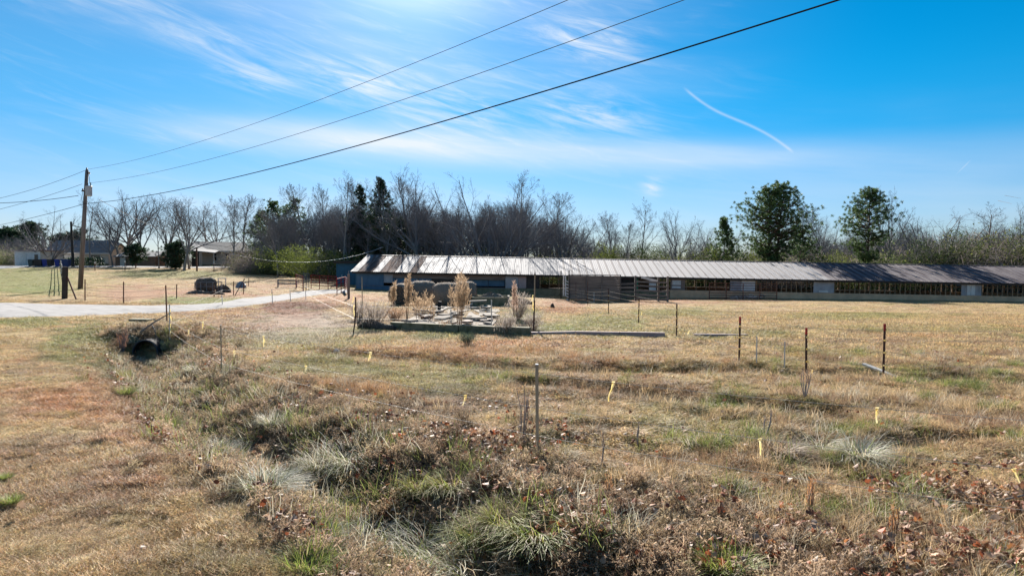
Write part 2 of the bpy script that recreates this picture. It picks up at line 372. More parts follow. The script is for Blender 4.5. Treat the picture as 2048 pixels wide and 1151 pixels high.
M['tan'] = mat('beige_siding', (.56, .47, .38), (.50, .42, .34), 1, .8, stretch=(.2, .2, 8))
M['shingle'] = mat('grey_shingle', (.11, .118, .125), (.075, .08, .085), 4, .9)
M['whiteroof'] = mat('pale_roof_metal', (.20, .205, .21), (.15, .155, .16), 1, .8, 0, spec=.1)
M['glass'] = mat('dark_window_glass', (.02, .022, .026), (.015, .017, .02), 1, .1, spec=.5)
M['binblue'] = mat('blue_plastic', (.012, .035, .24), (.010, .03, .19), 2, .4)
M['binnavy'] = mat('navy_plastic', (.02, .05, .15), (.015, .04, .12), 2, .4)
M['bingreen'] = mat('dark_green_plastic', (.015, .05, .055), (.012, .035, .04), 2, .4)
M['binblack'] = mat('black_plastic', (.02, .02, .022), (.015, .015, .017), 2, .4)
M['rubber'] = mat('black_pipe_plastic', (.018, .018, .02), (.03, .03, .034), 4, .8, spec=.1)
M['greentarp'] = mat('green_door_paint', (.03, .20, .10), (.02, .14, .07), 3, .6)
M['brick'] = mat('brown_siding', (.22, .13, .08), (.15, .09, .06), 2, .85)
M['pole'] = mat('utility_pole_wood', (.23, .19, .165), (.13, .105, .09), 3, .85, bump=.4, stretch=(2, 2, .15))
M['can'] = mat('grey_enamel', (.45, .46, .47), (.36, .37, .38), 3, .45)
M['ceramic'] = mat('brown_porcelain', (.07, .04, .03), (.05, .03, .025), 3, .25, spec=.6)
M['bluetank'] = mat('grey_blue_plastic', (.20, .25, .30), (.14, .18, .22), 3, .5)
def roof_mat(name, c, rustc, rust_amt, rough=.42, metal=.55, rnd=.3):
    m_ = bpy.data.materials.new(name); m_.use_nodes = True; t = m_.node_tree; b = t.nodes['Principled BSDF']
    b.inputs['Metallic'].default_value = metal; b.inputs['Specular IOR Level'].default_value = .22
    tc = N(t, 'ShaderNodeTexCoord'); mp = N(t, 'ShaderNodeMapping'); mp.inputs['Scale'].default_value = (6, .35, .35); t.links.new(tc.outputs['Object'], mp.inputs[0])
    oi = N(t, 'ShaderNodeObjectInfo'); av = N(t, 'ShaderNodeVectorMath', operation='ADD'); cx = N(t, 'ShaderNodeCombineXYZ')
    t.links.new(math_(t, 'MULTIPLY', oi.outputs['Random'], 53.0), cx.inputs[0]); t.links.new(mp.outputs[0], av.inputs[0]); t.links.new(cx.outputs[0], av.inputs[1])
    no = N(t, 'ShaderNodeTexNoise'); no.inputs['Scale'].default_value = 1.2; no.inputs['Detail'].default_value = 6; t.links.new(av.outputs[0], no.inputs['Vector'])
    v = math_(t, 'ADD', no.outputs[0], math_(t, 'MULTIPLY', math_(t, 'SUBTRACT', oi.outputs['Random'], .5), rnd))
    f = N(t, 'ShaderNodeMapRange'); f.inputs[1].default_value = 1-rust_amt-.12; f.inputs[2].default_value = 1-rust_amt+.12; t.links.new(v, f.inputs[0])
    mx = N(t, 'ShaderNodeMix', data_type='RGBA'); mx.inputs['A'].default_value = (*c, 1); mx.inputs['B'].default_value = (*rustc, 1); t.links.new(f.outputs[0], mx.inputs['Factor'])
    hv = N(t, 'ShaderNodeHueSaturation'); t.links.new(mx.outputs['Result'], hv.inputs['Color'])
    t.links.new(math_(t, 'ADD', math_(t, 'MULTIPLY', no.outputs[0], .35), .82), hv.inputs['Value'])
    t.links.new(hv.outputs[0], b.inputs['Base Color'])
    t.links.new(math_(t, 'ADD', math_(t, 'MULTIPLY', f.outputs[0], .3), rough), b.inputs['Roughness'])
    return m_
M['roofA'] = roof_mat('old_galvanised_roof', (.195, .195, .205), (.15, .12, .105), .32, .75, .0, .12)
M['roofrust'] = roof_mat('rusty_galvanised_roof', (.20, .19, .19), (.13, .07, .05), .60, .8, .0, .12)
M['roofB'] = roof_mat('dull_galvanised_roof', (.235, .225, .23), (.19, .172, .17), .28, .68, .05, .10)
M['roofC'] = roof_mat('shaded_purplish_rusty_roof', (.12, .10, .115), (.09, .07, .075), .45, .68, .05, .10)  # purplish rust, colour lowered further to paint in the shadowed right end

# ------------------------------------------------------------------ ground colour
def inpoly(px, py, poly):
    r_ = np.zeros(np.shape(px), bool); j = len(poly)-1
    for i in range(len(poly)):
        xi, yi = poly[i]; xj, yj = poly[j]
        c = ((yi > py) != (yj > py)) & (px < (xj-xi)*(py-yi)/(yj-yi+1e-9)+xi); r_ ^= c; j = i
    return r_
ROAD_UP = [(-700, 602), (-200, 602), (0, 604), (100, 606), (200, 609), (300, 611), (390, 609), (450, 603), (510, 594), (560, 588), (600, 582), (640, 579), (700, 578)]
ROAD_LO = [(-700, 668), (-200, 645), (0, 638), (100, 634), (200, 630), (300, 627), (380, 622), (450, 617), (510, 610), (560, 602), (612, 593), (650, 588), (700, 585)]
ROADP = ROAD_UP+ROAD_LO[::-1]
SLABP = [(800, 655), (815, 630), (868, 611), (985, 612), (1000, 640), (996, 655)]
GREEN = np.array((.19, .22, .055)); TAN = np.array((.48, .345, .175)); BROWN = np.array((.335, .225, .13)); ORANGE = np.array((.47, .235, .105))
CLAY = np.array((.40, .21, .12)); PALE = np.array((.40, .315, .245)); GREY = np.array((.31, .25, .19)); DARK = np.array((.18, .12, .085))
BL = [  # px, py, rx, ry, colour, strength
 (180, 690, 90, 40, GREEN, .7), (60, 645, 60, 12, GREEN, .6), (240, 760, 45, 50, GREEN, .7), (330, 850, 60, 40, GREEN, .5), (20, 690, 60, 20, TAN, .4),
 (230, 800, 130, 45, ORANGE, .75), (330, 870, 110, 40, ORANGE, .5), (60, 785, 90, 22, ORANGE, .35), (250, 960, 90, 25, ORANGE, .35), (180, 700, 50, 15, ORANGE, .3),
 (90, 1000, 180, 100, BROWN, .5), (40, 560, 140, 28, GREEN, .75), (90, 582, 60, 10, GREEN, .5), (330, 548, 130, 8, GREEN, .6), (200, 560, 60, 14, TAN, .4), (390, 598, 110, 9, GREEN, .85), (580, 605, 60, 6, GREEN, .95),
 (270, 585, 75, 16, CLAY, .8), (430, 586, 120, 10, CLAY, .8), (540, 570, 60, 6, CLAY, .5), (600, 650, 110, 32, PALE, .85), (650, 610, 100, 12, CLAY, .35), (590, 613, 75, 16, np.array((.24, .115, .07)), 1.0), (700, 597, 90, 10, CLAY, .7),
 (1120, 612, 50, 14, CLAY, .75), (1310, 603, 120, 5, CLAY, .6), (1450, 600, 100, 6, CLAY, .6), (1200, 645, 110, 14, GREEN, .6), (1350, 625, 90, 9, GREEN, .5), (1100, 655, 60, 8, GREEN, .7), (1050, 630, 30, 14, GREEN, .6),
 (1700, 632, 160, 7, GREEN, .45), (1800, 655, 200, 8, GREEN, .35), (1880, 742, 110, 14, GREEN, .75), (1400, 665, 200, 12, GREEN, .3), (880, 668, 60, 8, GREEN, .65), (600, 680, 150, 18, GREEN, .35), (640, 735, 140, 22, GREEN, .5), (860, 760, 140, 26, GREEN, .45),
 (930, 705, 150, 20, ORANGE, .4), (1330, 732, 220, 16, ORANGE, .45), (700, 770, 100, 20, ORANGE, .4), (1100, 690, 120, 18, ORANGE, .3), (1650, 650, 300, 12, TAN, .5), (1780, 800, 250, 60, TAN, .5), (1300, 920, 250, 60, TAN, .45),
 (1380, 835, 150, 30, GREEN, .35), (1100, 880, 70, 25, GREEN, .45), (1740, 860, 60, 15, GREEN, .3), (1900, 770, 140, 20, TAN, .4), (1900, 850, 120, 25, CLAY, .35),
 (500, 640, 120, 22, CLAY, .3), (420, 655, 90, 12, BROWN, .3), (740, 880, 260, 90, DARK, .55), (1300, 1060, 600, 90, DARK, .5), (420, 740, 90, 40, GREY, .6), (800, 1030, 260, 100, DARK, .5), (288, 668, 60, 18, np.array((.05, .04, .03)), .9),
 (1700, 900, 160, 26, GREY, .5), (1160, 855, 90, 20, DARK, .5), (880, 640, 160, 24, GREY, .5), (1040, 650, 40, 14, GREY, .5)]
def gcolor(x, y, z):
    px, py = proj(x, y, z)
    n1_ = fbm(x*.35, y*.35, 41, 4); n2_ = fbm(x*1.1, y*1.1, 51, 4); n3_ = fbm(x*.9+7, y*.9, 61, 3); n4 = fbm(x*4, y*4, 71, 3)
    c = TAN*np.ones((len(x), 3))
    def bl(c, col, k): k = np.clip(k, 0, 1)[:, None]; return c*(1-k)+col*k
    c = bl(c, BROWN, sstep(n2_, .42, .68)*.75); c = bl(c, ORANGE, sstep(n3_, .60, .78)*.45)
    for bx, by, rx, ry, col, k in BL:
        e = np.exp(-(((px-bx)/rx)**2+((py-by)/ry)**2)); c = bl(c, col, k*sstep(e+(n2_-.5)*.9, .12, .6)*(e > .03))
    c = bl(c, GREEN, sstep(n1_*.5+n3_*.5, .55, .70)*.55*(.4+n4)); c = bl(c, DARK, sstep(n4, .60, .8)*.3)
    c = c*(.80+.40*n4)[:, None]
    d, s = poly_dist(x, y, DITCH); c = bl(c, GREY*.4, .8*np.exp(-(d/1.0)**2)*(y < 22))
    return np.clip(c, .01, 1)

# ------------------------------------------------------------------ the ground sheet
NU, NV = 520, 560
v = np.concatenate([np.geomspace(2.6, 30, 350), np.geomspace(30.15, 75, 110), np.geomspace(75.6, 900, 100)])
u = np.concatenate([np.linspace(-3.0, -.85, 25, endpoint=False), np.linspace(-.85, .85, NU-50), np.linspace(.86, 3.0, 25)])
NV = len(v); NU = len(u)
UU, VV = np.meshgrid(u, v); GX = (UU*VV).ravel(); GY = VV.ravel(); GZ = H(GX, GY)
idx = np.arange(NU*NV).reshape(NV, NU)
FC = np.stack([idx[:-1, :-1], idx[:-1, 1:], idx[1:, 1:], idx[1:, :-1]], -1).reshape(-1, 4)
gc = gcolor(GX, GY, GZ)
gm = bpy.data.materials.new('field_soil_and_thatch'); gm.use_nodes = True; t = gm.node_tree; b = t.nodes['Principled BSDF']
b.inputs['Roughness'].default_value = .95; b.inputs['Specular IOR Level'].default_value = .1
a = N(t, 'ShaderNodeAttribute', attribute_name='gcol'); g = N(t, 'ShaderNodeNewGeometry')
no = N(t, 'ShaderNodeTexNoise'); no.inputs['Scale'].default_value = 9; no.inputs['Detail'].default_value = 9; no.inputs['Roughness'].default_value = .75; t.links.new(g.outputs['Position'], no.inputs['Vector'])
no2 = N(t, 'ShaderNodeTexNoise'); no2.inputs['Scale'].default_value = 2.2; no2.inputs['Detail'].default_value = 6; no2.inputs['Roughness'].default_value = .7; t.links.new(g.outputs['Position'], no2.inputs['Vector'])
rp = N(t, 'ShaderNodeMapRange'); rp.inputs[1].default_value = .32; rp.inputs[2].default_value = .68; rp.inputs[3].default_value = .30; rp.inputs[4].default_value = 1.15  # lowered values put the shade beneath the thatch into the ground colour
t.links.new(math_(t, 'ADD', math_(t, 'MULTIPLY', no.outputs[0], .6), math_(t, 'MULTIPLY', no2.outputs[0], .4)), rp.inputs[0])
hv = N(t, 'ShaderNodeHueSaturation'); t.links.new(a.outputs['Color'], hv.inputs['Color']); t.links.new(rp.outputs[0], hv.inputs['Value'])
t.links.new(hv.outputs[0], b.inputs['Base Color'])
bp = N(t, 'ShaderNodeBump'); bp.inputs['Strength'].default_value = .8; bp.inputs['Distance'].default_value = .06
t.links.new(math_(t, 'ADD', no.outputs[0], math_(t, 'MULTIPLY', no2.outputs[0], 1.2)), bp.inputs['Height']); t.links.new(bp.outputs[0], b.inputs['Normal'])
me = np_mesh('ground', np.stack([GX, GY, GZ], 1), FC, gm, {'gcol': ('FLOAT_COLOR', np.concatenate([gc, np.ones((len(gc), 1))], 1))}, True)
tag(put('ground', me), kind='structure')
# near apron behind and under the camera
mb = MB(); mb.add([(-40, -60, -.06), (40, -60, -.06), (40, 2.62, -.06), (-40, 2.62, -.06)], [(0, 1, 2, 3)])
me = mb.mesh('ground_apron', gm); aa = me.attributes.new('gcol', 'FLOAT_COLOR', 'POINT'); aa.data.foreach_set('color', [.3, .21, .13, 1]*4)
tag(put('ground_apron', me), kind='structure')

def strip(name, up, lo, material, nx, ny, lift, crown=.05):
    def res(pl, t_):
        q = np.array([tuple(gp(*p)) for p in pl]); i = np.linspace(0, len(pl)-1, t_)
        return np.stack([np.interp(i, np.arange(len(pl)), q[:, k]) for k in (0, 1)], 1)
    A_ = res(up, nx); B_ = res(lo, nx); s_ = np.linspace(0, 1, ny)
    V = A_[:, None]*(1-s_)[None, :, None]+B_[:, None]*s_[None, :, None]
    X = V[..., 0].ravel(); Y = V[..., 1].ravel(); Zz = H(X, Y)
    k = np.tile(1-np.abs(2*s_-1)**6, nx)
    # smooth the roadbed over the terrain mesh
    Zz = Zz+lift*k+crown*np.tile(np.sin(s_*math.pi), nx)-.05*(1-k)
    ii = np.arange(nx*ny).reshape(nx, ny); Fq = np.stack([ii[:-1, :-1], ii[1:, :-1], ii[1:, 1:], ii[:-1, 1:]], -1).reshape(-1, 4)
    o = put(name, np_mesh(name, np.stack([X, Y, Zz], 1), Fq, material, smooth=True)); return tag(o, kind='structure')
M['gravel'] = mat('pale_gravel', (.40, .385, .37), (.19, .18, .17), 4, .95, bump=.9, spec=.05, stretch=(.3, 1.6, 1), c3=(.32, .307, .295), detail=10)
M['asphalt'] = mat('pale_road', (.24, .24, .24), (.19, .19, .19), 1, .85)
strip('gravel_drive', ROAD_UP, ROAD_LO, M['gravel'], 160, 26, .05)
strip('far_road', [(-500, 530.8), (0, 531.8), (60, 532.2), (160, 532.6), (300, 533.4), (480, 534.5)], [(-500, 542), (0, 537.5), (55, 534.6), (160, 534.2), (300, 535.2), (480, 536.2)], M['asphalt'], 60, 6, .10)

# ------------------------------------------------------------------ instanced ground cover (stuff)
def blades(n_, rad, lmin, lmax, wd, lean, seed, droop=.5, segs=2, up=1.0, shade=(.55, 1.35)):
    r_ = np.random.default_rng(seed); V = []; S = []; Fq = []
    for i in range(n_):
        a_ = r_.uniform(0, 2*math.pi); rr = rad*math.sqrt(r_.uniform()); x0, y0 = rr*math.cos(a_), rr*math.sin(a_)
        th = r_.uniform(0, 2*math.pi) if n_ < 100 else a_+r_.normal(0, .8); L = r_.uniform(lmin, lmax); el_ = abs(r_.normal(lean, .3)); el_ = min(el_, 1.5)
        d = np.array([math.cos(th)*math.sin(el_), math.sin(th)*math.sin(el_), math.cos(el_)*up]); p = np.array([x0, y0, -.01])
        sd = np.array([-math.sin(th), math.cos(th), 0])*math.cos(r_.uniform(0, 1))+np.array([0, 0, 1])*.3; s0 = r_.uniform(*shade)
        b_ = len(V)
        for k in range(segs+1):
            wk = wd*(1-k/segs*.75)/2; V += [p-sd*wk, p+sd*wk]; S += [s0*(.38+.62*min(1, k*.8))]*2  # root colour darkened to stand in for shade inside the tuft
            p = p+d*L/segs; d = d+r_.normal(0, .10, 3)+np.array([0, 0, -1])*droop*r_.uniform(.3, 1)/segs*(1.2 if k else .6); d = d/np.linalg.norm(d); p[2] = max(p[2], .004)
        for k in range(segs): Fq.append((b_+2*k, b_+2*k+1, b_+2*k+3, b_+2*k+2))
    return np.array(V), np.array(Fq), np.array(S)
M['blade'] = blade_mat('grass_blades', True, .38, .65)
M['leaf'] = blade_mat('dead_leaves', True, .30, .6)
def proto(name, VFS, m_): V, Fq, S = VFS; return bpy.data.objects.new(name, np_mesh(name, V, Fq, m_, {'shade': ('FLOAT_COLOR', np.repeat(S, 4).reshape(-1, 4))}))
def scatter(name, protos, pts, rots, scales, ids, tints, label):
    coll = bpy.data.collections.new(name+'_pieces')
    for i, p in enumerate(protos): p.name = '%s_piece_%02d' % (name, i); coll.objects.link(p)
    n_ = len(pts); me_ = np_mesh(name, pts, np.zeros((0, 3), int), None, {'rot': ('FLOAT_VECTOR', rots), 'scl': ('FLOAT', scales), 'pid': ('INT', np.asarray(ids, np.int32)),
        'tint': ('FLOAT_COLOR', np.concatenate([tints, np.ones((n_, 1))], 1))})
    o = put(name, me_); ng = bpy.data.node_groups.new(name, 'GeometryNodeTree')
    ng.interface.new_socket('Geometry', in_out='INPUT', socket_type='NodeSocketGeometry'); ng.interface.new_socket('Geometry', in_out='OUTPUT', socket_type='NodeSocketGeometry')
    gi = ng.nodes.new('NodeGroupInput'); go = ng.nodes.new('NodeGroupOutput'); ip = ng.nodes.new('GeometryNodeInstanceOnPoints'); ci = ng.nodes.new('GeometryNodeCollectionInfo')
    ci.inputs['Collection'].default_value = coll; ci.inputs['Separate Children'].default_value = True; ci.inputs['Reset Children'].default_value = True
    ip.inputs['Pick Instance'].default_value = True
    def na(nm, ty): q = ng.nodes.new('GeometryNodeInputNamedAttribute'); q.data_type = ty; q.inputs['Name'].default_value = nm; return q.outputs[0]
    L = ng.links.new; L(gi.outputs[0], ip.inputs['Points']); L(ci.outputs[0], ip.inputs['Instance']); L(na('pid', 'INT'), ip.inputs['Instance Index'])
    e2r = ng.nodes.new('FunctionNodeEulerToRotation'); L(na('rot', 'FLOAT_VECTOR'), e2r.inputs[0]); L(e2r.outputs[0], ip.inputs['Rotation']); L(na('scl', 'FLOAT'), ip.inputs['Scale'])
    L(ip.outputs[0], go.inputs[0]); md = o.modifiers.new('scatter', 'NODES'); md.node_group = ng
    tag(o, label, None, None, 'stuff'); return o
def sample(n_, d0, d1, umax=.80, p=1.0):     # random ground points in a wedge in front of the camera, denser nearby
    D = (rng.uniform(d0**p, d1**p, n_))**(1/p); U = rng.uniform(-umax, umax, n_)
    return U*D, D
def keep_mask(x, y, z):
    px, py = proj(x, y, z); k = ~inpoly(px, py+(vnoise(x*1.5, y*1.5, 5)-.5)*7*np.clip(40/y, .3, 1.2), ROADP) & ~(inpoly(px, py, SLABP) & (hsh(x*91, y*77, 3) > .25+.5*(fbm(x*1.2, y*.8, 7, 2) > .52)))
    k &= ~((y > 69.6) & (x > -17) & (y < 86)); return k, px, py
# short matted grass
XS = []; IDS = []; SC = []; 
for n_, d0, d1, ids, s0, s1, um in ((30000, 3.6, 9, (0, 4), .8, 1.3, .95), (34000, 8.5, 20, (0, 4), 1.0, 1.6, .82), (42000, 19, 42, (4, 7), .6, 1.3, .80), (24000, 40, 110, (4, 7), .8, 1.5, .78)):
    x, y = sample(n_, d0, d1, um, 1.7); XS.append((x, y)); IDS.append(rng.integers(ids[0], ids[1], n_)); SC.append(rng.uniform(s0, s1, n_))
x = np.concatenate([q[0] for q in XS]); y = np.concatenate([q[1] for q in XS]); ids = np.concatenate(IDS); scl = np.concatenate(SC); z = H(x, y)
k, px, py = keep_mask(x, y, z)
pale = np.exp(-(((px-600)/110)**2+((py-638)/30)**2))+np.exp(-(((px-270)/75)**2+((py-585)/14)**2))
k &= rng.uniform(0, 1, len(x)) > 1.1*pale
clump = fbm(x*.8, y*.8, 91, 3); scl = scl*(.55+.9*clump); scl = scl*np.where(px < np.interp(py, [640, 760, 960, 1151], [150, 235, 400, 640]), .8, 1)
x, y, z, ids, scl = x[k], y[k], z[k], ids[k], scl[k]
tint = gcolor(x, y, z)*rng.uniform(.65, 1.75, (len(x), 1))*rng.normal(1, .07, (len(x), 3))
tint = np.clip(tint*1.15+.01, .01, .85)
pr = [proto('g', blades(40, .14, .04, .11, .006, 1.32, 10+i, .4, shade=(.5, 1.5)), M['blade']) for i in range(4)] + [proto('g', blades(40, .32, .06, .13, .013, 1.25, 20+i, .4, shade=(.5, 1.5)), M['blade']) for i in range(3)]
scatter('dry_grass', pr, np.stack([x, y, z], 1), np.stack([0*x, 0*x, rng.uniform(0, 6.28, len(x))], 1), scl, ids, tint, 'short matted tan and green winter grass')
TUSP = ((650, 945), (700, 925), (525, 985), (565, 975), (440, 905), (480, 915), (545, 850), (330, 858), (640, 1080), (840, 985), (900, 975), (1010, 1050), (1080, 1075), (960, 1075), (800, 1125), (880, 1130), (740, 1090), (1640, 900), (1720, 915), (1450, 1145))
# rough grass, tufts and weeds round ditch, swales and the right foreground
x, y = sample(46000, 4.2, 27, .85, 1.5); z = H(x, y); k, px, py = keep_mask(x, y, z)
d, s = poly_dist(x, y, DITCH); dens = 1.0*np.exp(-(d/1.55)**2)*(y < 24)
for pl, ww, kk in ((SW1, .9, .8), (SW2, .8, .8), (SW3, .5, .6), (SW4, .7, .9), (SW5, .45, 1.0), (SW6, .6, .8)):
    dd, _ = poly_dist(x, y, pl); dens = np.maximum(dens, kk*np.exp(-(dd/ww)**2))
right = sstep(px-(1500-1.15*(py-650)), 0, 200); dens = np.maximum(dens, (.10+.65*sstep(fbm(x*.9, y*.9, 111, 3), .50, .62))*right*(py > 700))
dens = np.maximum(dens, .8*sstep(py, 960, 1060)*sstep(px, 600, 800))
lawn = px < np.interp(py, [640, 690, 760, 860, 960, 1030, 1151], [150, 215, 235, 310, 400, 520, 640]); dens = dens*np.where(lawn, .03, 1)
k &= rng.uniform(0, 1, len(x)) < dens; x, y, z, px, py, d = x[k], y[k], z[k], px[k], py[k], d[k]
nn = fbm(x*1.2, y*1.2, 121, 3); tint = np.where((nn > .62)[:, None], np.array((.23, .26, .07)), np.where((nn > .44)[:, None], np.array((.55, .40, .225)), np.array((.34, .22, .13))))
tint = tint*rng.uniform(.7, 1.4, (len(x), 1)); e5 = np.maximum(np.exp(-(poly_dist(x, y, SW5)[0]/.6)**2), .8*np.exp(-(poly_dist(x, y, SW6)[0]/.9)**2)); tint = tint*(1-e5[:, None])+np.array((.50, .29, .15))*e5[:, None]*rng.uniform(.6, 1.2, (len(x), 1)); sil = (rng.uniform(size=len(x)) < .12)[:, None]; tint = np.where(sil, np.array((.60, .53, .40))*rng.uniform(.8, 1.2, (len(x), 1)), tint)
def twiggy(seed, n_=16, h=.22):
    r_ = np.random.default_rng(seed); V = []; Fq = []; S = []
    for i in range(n_):
        p = np.array([r_.normal(0, .05), r_.normal(0, .05), 0]); d_ = np.array([r_.normal(0, .5), r_.normal(0, .5), 1.]); d_ /= np.linalg.norm(d_); L = h*r_.uniform(.5, 1.1)
        s0 = r_.uniform(.6, 1.3)
        def seg(p, d_, L, wd):
            sd = np.cross(d_, [r_.normal(), r_.normal(), r_.normal()]); sd = sd/np.linalg.norm(sd)*wd/2; b_ = len(V); q = p+d_*L
            V.extend([p-sd, p+sd, q+sd*.5, q-sd*.5]); S.extend([s0]*4); Fq.append((b_, b_+1, b_+2, b_+3)); return q
        q = seg(p, d_, L*.6, .006)
        for j in range(5):
            e = d_+np.array([r_.normal(0, .6), r_.normal(0, .6), r_.normal(0, .3)]); e /= np.linalg.norm(e); q2 = seg(p+d_*L*r_.uniform(.3, .62), e, L*r_.uniform(.2, .5), .005)
            for j2 in range(2): seg(q2, np.array([r_.normal(), r_.normal(), r_.normal()]), .014, .010)
    return np.array(V), np.array(Fq), np.array(S)
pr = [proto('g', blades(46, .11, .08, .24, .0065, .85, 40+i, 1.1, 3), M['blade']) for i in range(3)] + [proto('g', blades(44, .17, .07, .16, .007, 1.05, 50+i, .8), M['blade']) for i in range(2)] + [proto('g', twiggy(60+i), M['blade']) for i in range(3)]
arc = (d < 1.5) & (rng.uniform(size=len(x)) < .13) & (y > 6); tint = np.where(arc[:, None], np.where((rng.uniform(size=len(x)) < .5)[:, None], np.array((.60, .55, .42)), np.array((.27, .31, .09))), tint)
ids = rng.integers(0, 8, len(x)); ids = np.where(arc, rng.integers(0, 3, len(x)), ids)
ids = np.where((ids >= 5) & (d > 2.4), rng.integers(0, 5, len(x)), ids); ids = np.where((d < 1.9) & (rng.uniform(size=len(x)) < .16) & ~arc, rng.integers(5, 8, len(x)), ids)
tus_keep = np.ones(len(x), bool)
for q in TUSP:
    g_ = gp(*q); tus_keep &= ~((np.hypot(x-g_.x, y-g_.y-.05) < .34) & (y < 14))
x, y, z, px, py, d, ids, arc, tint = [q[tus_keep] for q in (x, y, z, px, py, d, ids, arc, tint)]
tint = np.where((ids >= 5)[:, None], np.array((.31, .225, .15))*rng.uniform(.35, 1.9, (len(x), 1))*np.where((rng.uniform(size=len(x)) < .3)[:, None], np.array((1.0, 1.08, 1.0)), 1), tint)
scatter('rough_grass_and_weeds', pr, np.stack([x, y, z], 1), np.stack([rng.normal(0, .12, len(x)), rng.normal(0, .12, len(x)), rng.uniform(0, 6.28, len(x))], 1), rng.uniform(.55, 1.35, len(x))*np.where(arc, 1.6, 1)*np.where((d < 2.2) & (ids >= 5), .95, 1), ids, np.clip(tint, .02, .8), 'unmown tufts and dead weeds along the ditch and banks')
# fallen oak leaves
def leafm(seed, size=.05):
    r_ = np.random.default_rng(seed); lob = [(0, .0), (.35, .16), (.30, .42), (.62, .50), (.36, .72), (.44, .98), (.14, 1.1), (0, 1.35)]
    V = []; cu = r_.uniform(-.8, .8); cu2 = r_.uniform(.3, 1.2)
    for sgn in (-1, 1):
        for a_, b_ in lob:
            x_ = sgn*a_*size; y_ = (b_-.6)*size; V.append((x_, y_, .02+size*(cu2*abs(a_)**1.3+cu*(b_-.6)**2)+r_.normal(0, .003)))
    Fq = [(i, i+1, i+9, i+8) for i in range(7)]
    return np.array(V), np.array(Fq), np.full(len(V), r_.uniform(.8, 1.2))
x, y = sample(210000, 4.2, 21, .85, 1.3); z = H(x, y); k, px, py = keep_mask(x, y, z); d, s = poly_dist(x, y, DITCH)
dens = .9*np.exp(-(d/1.3)**2)*(y < 23); c_ = flat(720, 880); dens = np.maximum(dens, .60*np.exp(-(((x-c_[0])/2.6)**2+((y-c_[1])/1.6)**2)))
dens = np.maximum(dens, .55*sstep(py-(1030-.06*(px-1000)), -60, 50)*sstep(px, 1000, 1200)); dens = np.maximum(dens, .35*np.exp(-(((px-1050)/160)**2+((py-990)/50)**2)))
dens = np.maximum(dens, .006*(py > 700)); dens *= sstep(fbm(x*1.6, y*1.6, 131, 3), .42, .62); lawn = px < np.interp(py, [640, 690, 760, 860, 960, 1030, 1151], [130, 200, 220, 290, 380, 500, 620]); dens = dens*np.where(lawn, .04, 1)
k &= rng.uniform(0, 1, len(x)) < dens; x, y, z = x[k], y[k], z[k]; n_ = len(x)
LC = np.array([(.32, .10, .045), (.30, .15, .085), (.44, .30, .20), (.48, .36, .27), (.20, .09, .055), (.36, .16, .065)]); tint = LC[rng.choice(6, n_, p=(.14, .24, .22, .14, .18, .08))]*rng.uniform(.75, 1.25, (n_, 1))
scatter('fallen_leaves', [proto('g', leafm(70+i), M['leaf']) for i in range(6)], np.stack([x, y, z+rng.uniform(.0, .13, n_)], 1), np.stack([rng.normal(0, .6, n_), rng.normal(0, .6, n_), rng.uniform(0, 6.28, n_)], 1), rng.uniform(.4, 1.3, n_)**1.3, rng.integers(0, 6, n_), tint, 'brown and rust oak leaves lying in the weeds')

